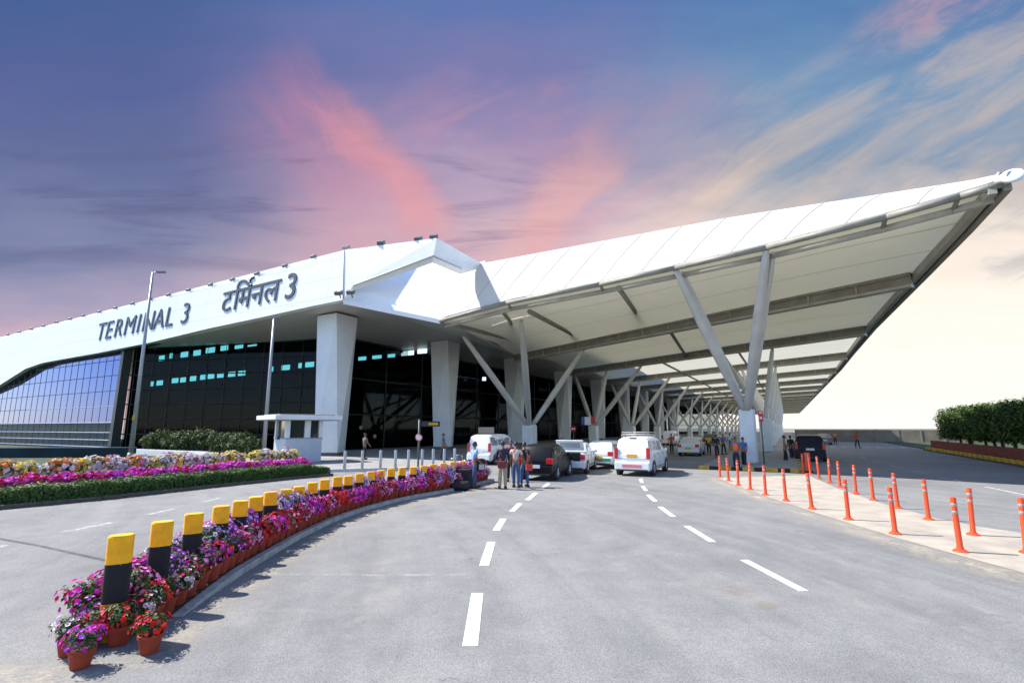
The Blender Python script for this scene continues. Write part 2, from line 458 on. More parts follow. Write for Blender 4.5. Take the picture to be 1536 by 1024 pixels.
o = mb.build("lane_marking", FAINT_PAINT); fade_attr(o, [0.6] * len(mb.v)); tag(o, kind="structure")
# pedestrian crossing on the far right
mb = MB()
for i in range(9):
    a = W(72, 1.6 + i * 1.15); b = W(76, 1.6 + i * 1.15)
    dash(mb, a, b, 0.55)
o = mb.build("crosswalk", FAINT_PAINT); fade_attr(o, [0.8] * len(mb.v)); tag(o, kind="structure")
# a faint resurfacing seam across the near road, and an unseen pole's shadow painted on the left road
def strip(name, pts, w, m, z, fades):
    mb = MB(); vals = []
    for i, p in enumerate(pts):
        p = Vector(p); a = Vector(pts[max(0, i - 1)]); b = Vector(pts[min(len(pts) - 1, i + 1)])
        t = (b - a); t.z = 0; t.normalize(); s = Vector((-t.y, t.x, 0))
        ws = w[i] if isinstance(w, (list, tuple)) else w
        for k in (-1, 0, 1):
            q = p + s * (k * ws / 2); mb.v.append((q.x, q.y, z)); vals.append(fades[1] if k == 0 else fades[0])
    for i in range(len(pts) - 1):
        for k in (0, 1):
            mb.f.append([i * 3 + k + 1, i * 3 + k, i * 3 + 3 + k, i * 3 + 4 + k]); mb.m.append(0); mb.sm.append(False)
    o = mb.build(name, m); fade_attr(o, vals); tag(o, kind="structure"); return o
SEAM = dusty_mat("pale_seam", (0.40, 0.39, 0.37), 0.36, 0.55, 2.0)
strip("road_seam_and_shadow", [G(385, 861), G(480, 862), G(600, 863), G(700, 862)], 0.24, SEAM, 0.0085, (0.0, 0.75))
strip("road_seam_and_shadow", [G(340, 915), G(480, 918), G(650, 921)], 0.22, SEAM, 0.0088, (0.0, 0.3))
POLE_SHADE = dusty_mat("painted_pole_shadow", (0.06, 0.06, 0.065), 0.30, 0.5, 3.0)  # cast shadow of a pole off to the left, painted as a dark strip
strip("road_seam_and_shadow", [G(-160, 780), G(-40, 801), G(60, 819), G(155, 840), G(200, 852)], 0.13, POLE_SHADE, 0.0083, (0.0, 0.55))
# pale scrapes on the right of the near road
SCR = dusty_mat("pale_scrape", (0.42, 0.41, 0.39), 0.42, 0.62, 2.5)
for (a, b, c, ww) in (((1180, 800), (1330, 880), (1530, 985), .5), ((1120, 790), (1290, 905), (1440, 1010), .35), ((1240, 815), (1400, 880), (1580, 965), .6), ((860, 770), (930, 850), (1010, 960), .7), ((600, 800), (560, 880), (500, 1000), 0.8)):
    strip("road_scrape", [G(*a), G(*b), G(*c)], ww, SCR, 0.0082, (0.0, 0.45))
BROWN = dusty_mat("ochre_stain", (0.34, 0.25, 0.17), 0.42, 0.66, 1.6)
strip("road_stain", [G(1085, 880), G(1130, 895), G(1170, 912)], 0.7, BROWN, 0.0084, (0.0, 0.55))

# pale concrete apron between the two rows of posts
SAND = mat("pale_concrete_apron", (0.43, 0.375, 0.305), 0.9, col2=(0.28, 0.25, 0.21, 1), scale=1.2, bump=0.2, bscale=30)
left = [G(1076, 716.5), G(1100, 726.5), G(1150, 745), G(1226, 770), G(1348, 808), G(1452, 837), G(1580, 872)]
right = [G(1640, 812), G(1536, 800), G(1466, 790), G(1400, 776), G(1330, 757), G(1262, 735), G(1212, 712.5)]
mb = MB(); L2 = left + [Vector((9.0, 3.0, 0))]; 
mb.add([(p.x, p.y, 0.0125) for p in left + right], [list(range(len(left) + len(right)))[::1]])
tag(mb.build("traffic_island", SAND), kind="structure")
DUST = dusty_mat("sandy_dust", (0.50, 0.44, 0.35), 0.38, 0.62, 1.1)
strip("dust", [p + Vector((-.35, -.2, 0)) for p in left], [0.8, 1.0, 1.1, 1.2, 1.2, 1.2, 1.2], DUST, 0.0095, (0.0, 0.8))

# ---------------------------------------------------------------- flower median
KERB = [(-3.72, 5.35), (-3.86, 6.3), (-4.02, 7.5), (-4.17, 9.2), (-4.25, 11.2), (-4.15, 13.15), (-3.74, 15.1), (-3.1, 16.8), (-2.27, 18.3), (-1.45, 20.3), (-0.75, 22.3)]
def smooth_line(P, n):
    out = []
    P = [Vector((p[0], p[1], 0)) for p in P]
    Q = [P[0] * 2 - P[1]] + P + [P[-1] * 2 - P[-2]]
    for i in range(1, len(Q) - 2):
        for k in range(n):
            t = k / n
            a, b, c, d = Q[i - 1], Q[i], Q[i + 1], Q[i + 2]
            out.append(0.5 * ((2 * b) + (c - a) * t + (2 * a - 5 * b + 4 * c - d) * t * t + (3 * b - a - 3 * c + d) * t ** 3))
    out.append(P[-1])
    return out
KL = smooth_line(KERB, 12)
KS = [0.0]
for a, b in zip(KL[:-1], KL[1:]): KS.append(KS[-1] + (b - a).length)
def kerb_at(s, off=0.0):
    """point a distance s along the kerb line and off metres to its left; with heading"""
    s = max(-2.0, s)
    i = 0
    while i < len(KS) - 2 and KS[i + 1] < s: i += 1
    a, b = KL[i], KL[i + 1]
    t = (b - a).normalized()
    p = a + t * (s - KS[i])
    return p + Vector((-t.y, t.x, 0)) * off, math.atan2(t.y, t.x)
KLEN = KS[-1]
KERB_M = mat("grey_kerb_concrete", (0.40, 0.385, 0.355), 0.9, var=0.35, scale=4.0, bump=0.2, bscale=40)
SOIL = mat("dark_soil", (0.10, 0.075, 0.055), 0.95, var=0.4, scale=12, bump=0.5, bscale=50)
def bed_z(s): return 0.008 + 0.10 * min(1, max(0, (s - 1.2) / 1.6)) * .78
mb = MB()
N = 120
a_ = [kerb_at(KLEN * i / N, 0.0)[0] for i in range(N + 1)]; b_ = [kerb_at(KLEN * i / N, 0.12)[0] for i in range(N + 1)]
c_ = [kerb_at(KLEN * i / N, 0.95)[0] for i in range(N + 1)]; d_ = [kerb_at(KLEN * i / N, 1.07)[0] for i in range(N + 1)]
for A, B in ((a_, b_), (c_, d_)):
    for i in range(N):
        h_ = bed_z(KLEN * (i + .5) / N) + .022
        if h_ > .03: mb.prism([A[i], A[i + 1], B[i + 1], B[i]], 0.0, h_)
tag(mb.build("median_kerb", KERB_M), "low grey concrete kerb ringing the strip of potted petunias", "kerb")
mb = MB()
for i in range(6, N):
    z0, z1 = bed_z(KLEN * i / N), bed_z(KLEN * (i + 1) / N)
    mb.add([(b_[i].x, b_[i].y, z0), (b_[i + 1].x, b_[i + 1].y, z1), (c_[i + 1].x, c_[i + 1].y, z1), (c_[i].x, c_[i].y, z0)], [(3, 2, 1, 0)])
tag(mb.build("median_soil", SOIL), kind="structure")
strip("dust", [kerb_at(KLEN * i / 24, -0.42 if i > 12 else -.3)[0] for i in range(25)], [0.5 + 0.06 * i for i in range(25)], DUST, 0.0098, (0.0, 0.62))
strip("dust", [Vector((-5.4, 4.7, 0)), Vector((-4.6, 4.95, 0)), Vector((-3.9, 5.0, 0)), Vector((-3.3, 5.3, 0))], [0.9, 1.0, 0.8, .4], DUST, 0.0096, (0.0, 0.9))

# ---------------------------------------------------------------- terminal pavement, median under the canopy, planting bed
PAVE = mat("pavement_concrete", (0.27, 0.265, 0.255), 0.85, var=0.25, scale=1.5)
pv = [G(486, 708), G(642, 703.5), W(26.5, -18.2), W(340, -24.4), W(340, -60), W(33, -60), W(17.5, -31)]
mb = MB(); mb.prism([(p.x, p.y) for p in pv], 0.0, 0.15)
tag(mb.build("pavement", PAVE), kind="structure")
mb = MB()
for a, b in ((pv[0], pv[1]), (pv[1], pv[2]), (pv[2], pv[3])):
    t = (b - a).normalized(); s = Vector((t.y, -t.x, 0)) * 0.16
    mb.prism([a + s, b + s, b, a], 0.0, 0.158)
tag(mb.build("pavement_kerb", mat("pale_kerb", (0.62, 0.62, 0.61), 0.85, var=0.3, scale=3)), "pale kerb along the edge of the drop-off pavement", "kerb")
ISL = [W(30.0, -5.2), W(30.0, -0.4), W(330, -6.4), W(330, -10.6)]
mb = MB(); mb.prism([(p.x, p.y) for p in (ISL[0], ISL[1], ISL[2], ISL[3])], 0.0, 0.17)
tag(mb.build("median_pavement", PAVE), kind="structure")
KY = mat("yellow_kerb_paint", (0.62, 0.36, 0.02), 0.75, var=0.35, scale=5); KB = mat("black_kerb_paint", (0.02, 0.02, 0.02), 0.75, var=0.3, scale=5)
def striped_kerb(name, a, b, label, step=0.9, h=0.19, w=0.16, group=None):
    a = Vector(a); b = Vector(b); L = (b - a).length; t = (b - a).normalized(); s = Vector((t.y, -t.x, 0)) * w
    mb = MB(); k = 0; x = 0.0
    while x < L:
        mb.mi = k % 2; e = min(L, x + step)
        mb.prism([a + t * x + s, a + t * e + s, a + t * e, a + t * x], 0.0, h)
        x = e; k += 1
    return tag(mb.build(name, [KY, KB]), label, "kerb")
striped_kerb("striped_kerb", ISL[0], ISL[1], "yellow and black striped kerb across the end of the column island", 0.55)
striped_kerb("striped_kerb", ISL[1], W(120, -2.2), "long yellow and black kerb down the side of the column island beside the black SUV", 0.9)
# the far lawn behind the planting bed
GRASS = mat("lawn_grass", (0.03, 0.055, 0.018), 0.95, var=0.5, scale=2.0, bump=0.6, bscale=80)
BED = [G(-330, 795), G(0, 764), G(150, 750), G(320, 731), G(430, 719.5), G(497, 713.5)]
mb = MB()
poly = [(p.x, p.y) for p in BED] + [(W(20.5, -27).x, W(20.5, -27).y), (W(27.5, -33).x, W(27.5, -33).y), (W(27.5, -110).x, W(27.5, -110).y), (-90, 12)]
mb.prism(poly, 0.0, 0.11)
tag(mb.build("lawn", GRASS), kind="structure")
mb = MB()
for a, b in zip(BED[:-1], BED[1:]):
    t = (b - a).normalized(); s = Vector((t.y, -t.x, 0)) * 0.14
    mb.prism([a + s, b + s, b, a], 0.0, 0.12)
tag(mb.build("lawn_kerb", mat("dark_kerb", (0.09, 0.075, 0.06), 0.9, var=0.4, scale=6)), "dark low kerb at the foot of the clipped hedge", "kerb")
# right verge
mb = MB(); q = [W(12, 11.3), W(100, 10.6), W(100, 60), W(12, 60)]
mb.prism([(p.x, p.y) for p in q], 0.0, 0.10)
tag(mb.build("verge", GRASS), kind="structure")
# ================================================================ terminal building
WHITE_PANEL = None
def panel_mat(name, col, sx, sz, dark=0.72):
    m = bpy.data.materials.new(name); m.use_nodes = True
    nt = m.node_tree; n = NT(nt); b = nt.nodes["Principled BSDF"]
    tc = n.new("ShaderNodeTexCoord"); mp = n.new("ShaderNodeMapping"); mp.inputs["Rotation"].default_value = (0, 0, AX)
    nt.links.new(tc.outputs["Object"], mp.inputs[0])
    sp = n.new("ShaderNodeSeparateXYZ"); nt.links.new(mp.outputs[0], sp.inputs[0])
    br = n.new("ShaderNodeTexBrick"); br.offset = 0.0
    nt.links.new(n.xyz(n.m('ADD', sp.outputs[0], n.m('MULTIPLY', sp.outputs[1], 0.0)), sp.outputs[2]), br.inputs["Vector"])
    br.inputs["Scale"].default_value = 1.0; br.inputs["Mortar Size"].default_value = 0.03; br.inputs["Mortar Smooth"].default_value = 0.2
    br.inputs["Brick Width"].default_value = sx; br.inputs["Row Height"].default_value = sz
    c1 = tuple(col) + (1,); c2 = tuple(x * 0.95 for x in col) + (1,)
    br.inputs["Color1"].default_value = c1; br.inputs["Color2"].default_value = c2
    br.inputs["Mortar"].default_value = tuple(x * dark for x in col) + (1,)
    dirt = n.noise(n.xyz(n.m('MULTIPLY', sp.outputs[0], 2.0), n.m('MULTIPLY', sp.outputs[2], 0.3)), 0.8, 5, 0.6)
    c = n.mix(n.mr(dirt, 0.5, 0.8, 0.0, 0.14), br.outputs["Color"], tuple(x * 0.7 for x in col) + (1,))
    nt.links.new(c, b.inputs["Base Color"]); b.inputs["Roughness"].default_value = 0.42
    return m
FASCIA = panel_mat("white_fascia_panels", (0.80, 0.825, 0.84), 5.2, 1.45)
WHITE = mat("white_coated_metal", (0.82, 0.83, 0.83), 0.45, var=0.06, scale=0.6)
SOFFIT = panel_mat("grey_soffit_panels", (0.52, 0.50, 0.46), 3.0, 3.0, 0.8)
COLUMN = mat("pale_column_cladding", (0.66, 0.68, 0.69), 0.5, var=0.10, scale=0.5)
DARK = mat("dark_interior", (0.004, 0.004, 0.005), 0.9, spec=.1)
DFRAME = mat("dark_metal_frame", (0.03, 0.032, 0.035), 0.45)
LFRAME = mat("blue_grey_glazing_bar", (0.22, 0.27, 0.40), 0.4, metal=0.2)
LAMP = mat("cyan_white_lamp", (0.1, 0.3, 0.32), 0.4, emit=(0.22, 0.86, 0.95), estr=0.85)
LAMPW = mat("cool_white_lamp", (0.3, 0.3, 0.3), 0.4, emit=(0.7, 0.92, 1.0), estr=0.7)
def dark_glass(name, tint, mixv):
    m = bpy.data.materials.new(name); m.use_nodes = True
    nt = m.node_tree; nt.nodes.clear()
    o = nt.nodes.new("ShaderNodeOutputMaterial"); mx = nt.nodes.new("ShaderNodeMixShader")
    t = nt.nodes.new("ShaderNodeBsdfTransparent"); g = nt.nodes.new("ShaderNodeBsdfGlossy")
    t.inputs[0].default_value = tint; g.inputs[0].default_value = (0.8, 0.9, 1, 1); g.inputs["Roughness"].default_value = 0.04
    mx.inputs[0].default_value = mixv
    nt.links.new(t.outputs[0], mx.inputs[1]); nt.links.new(g.outputs[0], mx.inputs[2]); nt.links.new(mx.outputs[0], o.inputs[0])
    return m
GLASS = dark_glass("smoked_glazing", (0.36, 0.42, 0.44, 1), 0.010)
def mirror_glass():
    m = bpy.data.materials.new("blue_reflective_glazing"); m.use_nodes = True
    nt = m.node_tree; n = NT(nt); b = nt.nodes["Principled BSDF"]
    tc = n.new("ShaderNodeTexCoord")
    b.inputs["Base Color"].default_value = (0.024, 0.050, 0.225, 1); b.inputs["Metallic"].default_value = 0.92
    b.inputs["Roughness"].default_value = 0.05
    bp = n.new("ShaderNodeBump"); bp.inputs["Strength"].default_value = 0.015; bp.inputs["Distance"].default_value = 0.3
    nt.links.new(n.noise(tc.outputs["Object"], 0.5, 2), bp.inputs["Height"]); nt.links.new(bp.outputs[0], b.inputs["Normal"])
    return m
MIRROR = mirror_glass()
TEAL = mat("dark_teal_painted_reflection", (0.012, 0.03, 0.038), 0.45, spec=0.12, var=0.4, scale=0.5)  # dark horizon reflection painted into the colour of the lower panes

TB = empty("terminal_building", W(30, -40, 0), 0, "long white airport terminal with blue glass end wall, dark recessed entrance and raised lettering", "building")
# --- fascia: bottom line on the plane 25 m along the axis, top leaning back
BOT = [(-140, 640), (0, 577), (38, 553), (62, 544.5), (80, 541), (148, 529), (223, 514), (315, 492), (400, 474), (470, 458.5), (515, 449.5)]
TOPX = [(-140, 541), (0, 507), (38, 498), (62, 492), (80, 487), (148, 471), (223, 453), (315, 431.5), (400, 412), (470, 390), (516, 375)]
DB, DT = 25.0, 25.35
fb = [D(u, v, DB) for u, v in BOT]; ft = [D(u, v, DT) for u, v in TOPX]
Cb, Ct = fb[-1], ft[-1]
A_ = D(660, 479, 28.0)
P_ = D(655, 357, 25.2)
Q_ = D(722, 395, 32.0)
mb = MB()
back = Vector(W(0.5, 0, 0))
for i in range(len(fb) - 1):
    mb.slab([fb[i], fb[i + 1], ft[i + 1], ft[i]], back)
mb.build("fascia", FASCIA, TB, world=True)
# return face from the corner to the peak, with its recessed triangle, down to the canopy corner
mb = MB()
G1 = D(530, 428, 25.15); G2 = D(650, 384, 25.2); G3 = D(692, 403, 28.8)
H1 = D(530, 428, 26.0); H2 = D(650, 384, 32.5); H3 = D(692, 403, 32.2)
inset = Vector(W(0.7, -0.1, 0))
dn = Vector((0, 0, -.3))
mb.slab([Cb, G1, Ct], dn + W(.3, -.3)); mb.slab([G1, G2, P_, Ct], dn + W(.3, -.3)); mb.slab([G2, G3, Q_, P_], dn + W(.3, -.3))
mb.build("fascia_return", WHITE, TB, world=True)
mb = MB()
for tri in ((Cb, A_, H1), (H1, A_, H2), (H2, A_, H3), (H3, A_, Q_ + Vector((0, 0, -.1)))):
    mb.slab(list(tri), dn)
mb.slab([H1, H2, W(32.5, -30, 15.5), W(26.5, -31, 13)], dn)
mb.build("fascia_return", WHITE, TB, world=True)
mb = MB()
mb.path([G1 + W(-.02, .02), G2 + W(-.02, .02), G3 + W(-.02, .02)], 0.05, 5); mb.path([Ct + W(-.02, .0), Cb + W(-.02, 0)], 0.035, 5)
mb.build("fascia_trim", mat("shadow_joint", (0.45, 0.47, 0.48), 0.6), TB, world=True)
# --- roof behind the fascia
mb = MB()
rb = [Vector(p) + back for p in ft]
far = [W(335, -40, 15.5), W(335, -120, 15.0)]
mb.slab([rb[0], rb[-1], H1 + W(.3, -.2, -.1), H2 + W(.3, -.3, -.1), H3 + W(.3, -.2, -.1), Q_ + W(.25, .15, .03), W(60, -26.6, 16.2), W(335, -34, 15.5), W(335, -125, 15)][::-1], (0, 0, 0.25))
mb.build("roof", WHITE, TB, world=True)
mb = MB()   # roof edge over the drop-off, from the canopy corner back along the building
mb.slab([W(35, -26.6, 10.8), Q_ + W(1.2, -1.2, -0.6), W(60, -27.6, 16.1), W(335, -34, 15.4), W(335, -33.5, 10.8), W(60, -27.3, 11.0)], W(0, -.3, 0))
mb.build("roof_edge", WHITE, TB, world=True)
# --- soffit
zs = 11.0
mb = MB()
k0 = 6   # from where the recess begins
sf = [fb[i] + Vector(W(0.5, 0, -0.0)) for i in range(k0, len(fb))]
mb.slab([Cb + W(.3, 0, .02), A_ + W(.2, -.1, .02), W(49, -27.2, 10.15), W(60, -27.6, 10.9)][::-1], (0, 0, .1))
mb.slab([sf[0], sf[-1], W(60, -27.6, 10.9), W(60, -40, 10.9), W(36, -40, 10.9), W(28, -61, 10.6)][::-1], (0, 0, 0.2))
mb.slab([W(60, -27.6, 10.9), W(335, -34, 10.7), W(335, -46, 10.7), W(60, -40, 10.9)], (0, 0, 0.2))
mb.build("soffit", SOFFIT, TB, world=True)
mb = MB()
lf = [fb[i] + Vector(W(0.5, 0, 0)) for i in range(0, k0 + 1)]; lb = [p + Vector(W(0.6, 0, 0.0)) for p in lf]
for i in range(k0): mb.slab([lf[i], lf[i + 1], lb[i + 1], lb[i]], (0, 0, 0.15))
mb.build("soffit", DFRAME, TB, world=True)
# --- blue glazed end wall
gd = 25.95
def at_plane(u, v): return D(u, v, gd)
lat_r = -61.0
gtop = [D(u, v, DB) + W(gd - DB, 0, 0.12) for u, v in BOT[:k0 + 1]]
def LAT(p): return CA * p.x - SA * p.y
tops = [(LAT(p), p.z) for p in gtop if LAT(p) < lat_r] 
def top_z(l):
    for (a, za), (b, zb) in zip(tops[:-1], tops[1:]):
        if a <= l <= b: return za + (zb - za) * (l - a) / (b - a)
    return tops[0][1] if l < tops[0][0] else tops[-1][1] + (l - tops[-1][0]) * 0.045
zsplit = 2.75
mb = MB(); mt = MB(); mf = MB()
lats = [lat_r - 1.6 * i for i in range(0, 38)]
for a, b in zip(lats[:-1], lats[1:]):
    mb.add([W(gd, b, zsplit), W(gd, a, zsplit), W(gd, a, top_z(a)), W(gd, b, top_z(b))], [(0, 1, 2, 3)])
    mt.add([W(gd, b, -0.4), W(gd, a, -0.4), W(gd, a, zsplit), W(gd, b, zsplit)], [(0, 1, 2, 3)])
mb.build("glazing", MIRROR, TB, world=True)
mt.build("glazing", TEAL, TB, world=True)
for z in [0.3, 1.0, 1.75, 2.75, 4.4, 6.0, 7.6, 9.2]:
    seg = [l for l in lats if top_z(l) > z + 0.1]
    r_ = 0.05 if z < 3 else 0.026
    c = (W(gd - .06, seg[0], z) + W(gd - .06, seg[-1], z)) / 2
    mf.tube(W(gd - .05, seg[0], z), W(gd - .05, seg[-1], z), r_, r_, 4)
for l in lats: mf.tube(W(gd - .02, l, -0.3), W(gd - .02, l, top_z(l)), 0.018, 0.018, 4)
mf.build("mullions", LFRAME, TB, world=True)
mb = MB(); mb.slab([W(gd - .25, lat_r, -0.3), W(gd - .25, lat_r + .6, -0.3), W(gd - .25, lat_r + .9, 10.5), W(gd - .25, lat_r + .35, 10.5)], W(.8, 0, 0))
mb.build("side_fin", DFRAME, TB, world=True)
# --- smoked glass recess, floor bands and lights behind it
rd = 34.5
rl = 26.7
def rec(l): return rl + (l + 60.6) / 22.6 * (rd - rl)
mb = MB(); mb.add([W(rl, -60.6, 0.1), W(rd, -38, 0.1), W(rd, -38, 10.95), W(rl, -60.6, 10.95)], [(0, 1, 2, 3)])
mb.add([W(rd, -38, 0.1), W(330, -44, 0.1), W(330, -44, 10.9), W(rd, -38, 10.9)], [(0, 1, 2, 3)])
mb.build("entrance_glazing", GLASS, TB, world=True)
mb = MB()
for z in (1.6, 3.1, 4.6, 6.1, 7.6, 9.1):
    mb.tube(W(rl - .1, -60.5, z), W(rd - .1, -38, z), .06, .06, 4)
for i in range(12): mb.tube(W(rec(-38 - i * 2.0) - .1, -38 - i * 2.0, 0.1), W(rec(-38 - i * 2.0) - .1, -38 - i * 2.0, 10.9), .03, .03, 4)
for i in range(24):
    d = rd + i * 6; l = -38 - 6 * (d - rd) / 295.5
    mb.tube(W(d, l + .05, .1), W(d, l + .05, 10.9), .06, .06, 4)
for z in (3.5, 7.0):
    mb.tube(W(rd, -37.95, z), W(330, -43.95, z), .07, .07, 4)
mb.build("mullions", mat("smoked_mullion", (0.03, 0.033, 0.036), 0.5), TB, world=True)
mb = MB()   # interior shell
mb.slab([W(rl + .4, -60, 10.6), W(rd + .4, -38.8, 10.6), W(330, -45, 10.6), W(330, -100, 10.6)], (0, 0, .2))
mb.slab([W(rl + .3, -60, .12), W(rd + .3, -38.6, .12), W(330, -44.6, .12), W(330, -100, .12)], (0, 0, .04))
mb.slab([W(62, -100, .2), W(62, -39.5, .2), W(62, -39.5, 10.6), W(62, -100, 10.6)], W(.3, 0, 0))
mb.slab([W(rl + .2, -60.4, .2), W(62, -60.4, .2), W(62, -60.4, 10.6), W(rl + .2, -60.4, 10.6)], W(0, -.3, 0))
mb.slab([W(rl + 3.2, -60, 8.4), W(rd + 2.2, -44, 8.4), W(50, -44, 8.4), W(50, -60, 8.4)], (0, 0, .5))
mb.slab([W(62, -70, .2), W(330, -75, .2), W(330, -75, 10.6), W(62, -70, 10.6)], W(0, -.3, 0))
mb.build("interior_shell", DARK, TB, world=True)
def behind(u, v, o):
    d = 30
    for _ in range(6): d = rec(LAT(D(u, v, d))) + o
    return d
def lamp(u, v, d, w, h, m=LAMP):
    p = D(u, v, d); mb = MB()
    wv = W(0, w / 2, 0)
    mb.slab([p - wv - Vector((0, 0, h / 2)), p + wv - Vector((0, 0, h / 2)), p + wv + Vector((0, 0, h / 2)), p - wv + Vector((0, 0, h / 2))], W(.08, 0, 0))
    mb.build("ceiling_light", m, TB, world=True)
for u, v, w in ((242, 537, .95), (256, 533.5, .4), (276, 531.5, 1.25), (295, 529, 1.2), (315, 525, 1.5), (336, 521.5, 1.2), (358, 518.5, 1.3), (378, 515, 1.4), (401, 511, 1.3), (418, 509, .5), (429, 508, .6), (444, 505.5, 1.1)):
    lamp(u, v, behind(u, v, 1.1), w, .55)
for u, v, w in ((226, 575.5, .8), (239, 574, 1.1), (262, 570.5, 1.1), (274, 569.5, .9), (289, 567.5, 1.0), (304, 565.5, .9), (316, 564, 1.0), (330, 562.5, 1.0), (347, 561, 1.1), (362, 559.5, 1.1), (406, 553.5, .6), (428, 551, 1.2), (450, 548, .5), (464, 546.5, 1.2)):
    lamp(u, v, behind(u, v, 1.4), w, .5)
for u, v, w, m in ((543, 537, 1.2, LAMP), (565, 534.5, 1.4, LAMP), (586, 532.5, 1.2, LAMP), (611, 529.5, 1.8, LAMPW), (633, 526.5, 1.3, LAMPW)):
    lamp(u, v, 44, w, .5, m)
for u, v, w, m in ((726, 568, .55, LAMPW), (729, 645, 2.4, mat("dim_sign_glow", (.1, .1, .1), .5, emit=(.30, .31, .33), estr=.25)), (541, 641, .5, mat("dim_sign_glow", (.1, .1, .1), .5)), (562, 654, .5, mat("dim_sign_glow", (.1, .1, .1), .5))):
    lamp(u, v, 58, w, .5 if w < 1 else .8, m)
# --- columns with twisted facets
def tower_column(d, lat, s, ztop, n):
    mb = MB(); h = s / 2
    top = [W(d - h, lat - h, ztop), W(d - h, lat + h, ztop), W(d + h, lat + h, ztop), W(d + h, lat - h, ztop)]
    g = h * 1.12
    low = [W(d - g, lat - g * .25, .4), W(d - g * .3, lat + g, .4), W(d + g, lat + g * .25, .4), W(d + g * .3, lat - g, .4)]
    fs = []
    vs = top + low
    for i in range(4):
        j = (i + 1) % 4
        fs.append((i, 4 + i, j)); fs.append((j, 4 + i, 4 + j))
    fs.append((0, 1, 2, 3))
    mb.add(vs, fs)
    o = mb.build("column", COLUMN, TB, world=True)
    mb = MB(); q = [p * 1.0 for p in low]
    c = sum((p for p in low), Vector()) / 4
    mb.prism([((p - c) * .97 + c) for p in [Vector((p.x, p.y, 0)) for p in low]], .1, .398)
    mb.build("plinth", mat("dark_plinth", (.10, .10, .10), .7), o, world=True)
for i in range(9):
    d = (28.0, 42.3, 57.2, 73.0)[i] if i < 4 else 73 + 16.4 * (i - 3)
    tower_column(d, -31.75 - max(0, d - 60) * .02, 2.15, 10.95, i)
# --- letters
def glyph_mesh(ch, size, bold, extrude):
    c = bpy.data.curves.new("lettering", 'FONT'); c.body = ch; c.size = size; c.extrude = extrude; c.offset = bold; c.resolution_u = 4
    o = bpy.data.objects.new("lettering", c); COL.objects.link(o)
    bpy.context.view_layer.update()
    dg = bpy.context.evaluated_depsgraph_get()
    me = bpy.data.meshes.new_from_object(o.evaluated_get(dg))
    vs = [v.co.copy() for v in me.vertices]; fs = [list(p.vertices) for p in me.polygons]
    bpy.data.objects.remove(o); bpy.data.curves.remove(c); bpy.data.meshes.remove(me)
    return vs, fs
LETTER = mat("dark_navy_letters", (0.028, 0.03, 0.05), 0.5)
# fascia plane
e1 = (fb[-1] - fb[6]).normalized()
nrm = (fb[-1] - fb[6]).cross(ft[6] - fb[6]).normalized()
def on_fascia(u, v):
    r = ray(u, v); o = Vector((0, 0, CAM_H))
    t = (fb[6] - o).dot(nrm) / r.dot(nrm)
    return o + r * t
def hug(p, o):
    """set a point o metres proud of the fascia face"""
    l = LAT(p)
    for i in range(len(fb) - 1):
        l0, l1 = LAT(fb[i]), LAT(fb[i + 1])
        if l0 <= l <= l1:
            f = (l - l0) / (l1 - l0); zb = fb[i].z + (fb[i + 1].z - fb[i].z) * f; zt = ft[i].z + (ft[i + 1].z - ft[i].z) * f
            return W(DB + (DT - DB) * (p.z - zb) / (zt - zb) - o, l, p.z)
    return p
def lay_text(items, u0, v0, u1, v1, u2, v2, bold):
    """items (glyph, x, y, scale) in em; baseline from (u0,v0) to (u1,v1); (u2,v2) is the cap height above the start"""
    a, b, t = on_fascia(u0, v0), on_fascia(u1, v1), on_fascia(u2, v2)
    tot = max(x + adv for _, x, _, _, adv in items)
    ex = (b - a) / tot
    up = (t - a); hx = ex.normalized()
    up = up - hx * up.dot(hx)
    ey = Vector((0, 0, up.length / .69))
    n = nrm if nrm.dot(Vector((0, -1, 0))) > 0 else -nrm
    for ch, x, y, sc, adv in items:
        mb = MB(); vs, fs = glyph_mesh(ch, sc, bold, 0.03)
        mb.add([hug(a + ex * (x + v.x) + ey * (y + v.y), .02 + v.z + .03) for v in vs], fs)
        mb.build("letter", LETTER, TB, world=True)
it = []; x = 0
adv = {'T': .56, 'E': .56, 'R': .60, 'M': .78, 'I': .27, 'N': .66, 'A': .62, 'L': .52, ' ': .24, '3': .5}
for ch in "TERMINAL 3":
    if ch != ' ': it.append((ch, x, 0, 1.0, adv[ch]))
    x += adv[ch] + .07
lay_text(it, 144, 511.5, 283, 483, 147, 486, -0.004)
hi = [('ट', 0, 0, 1.0, .5), ('ि', .56, 0, 1.0, .3), ('म', .80, 0, 1.0, .6), ('न', 1.40, 0, 1.0, .57), ('ल', 1.96, 0, 1.0, .68), ('3', 2.86, -.02, 1.06, .46)]
lay_text(hi, 331, 468.5, 442, 444.5, 333.5, 437, 0.003)
a, b, t = on_fascia(331, 468.5), on_fascia(442, 444.5), on_fascia(333.5, 437)
ex = (b - a) / 3.32; up = t - a; up = up - ex.normalized() * up.dot(ex.normalized()); ey = Vector((0, 0, up.length / .69))
nn = nrm if nrm.dot(Vector((0, -1, 0))) > 0 else -nrm
mbh = MB(); mbh.path([hug(a + ex * px + ey * py, .02) for px, py in ((1.34, .62), (1.24, .70), (1.20, .80), (1.26, .88), (1.36, .89))], 0.10, 6)
mbh.build("letter", LETTER, TB, world=True)
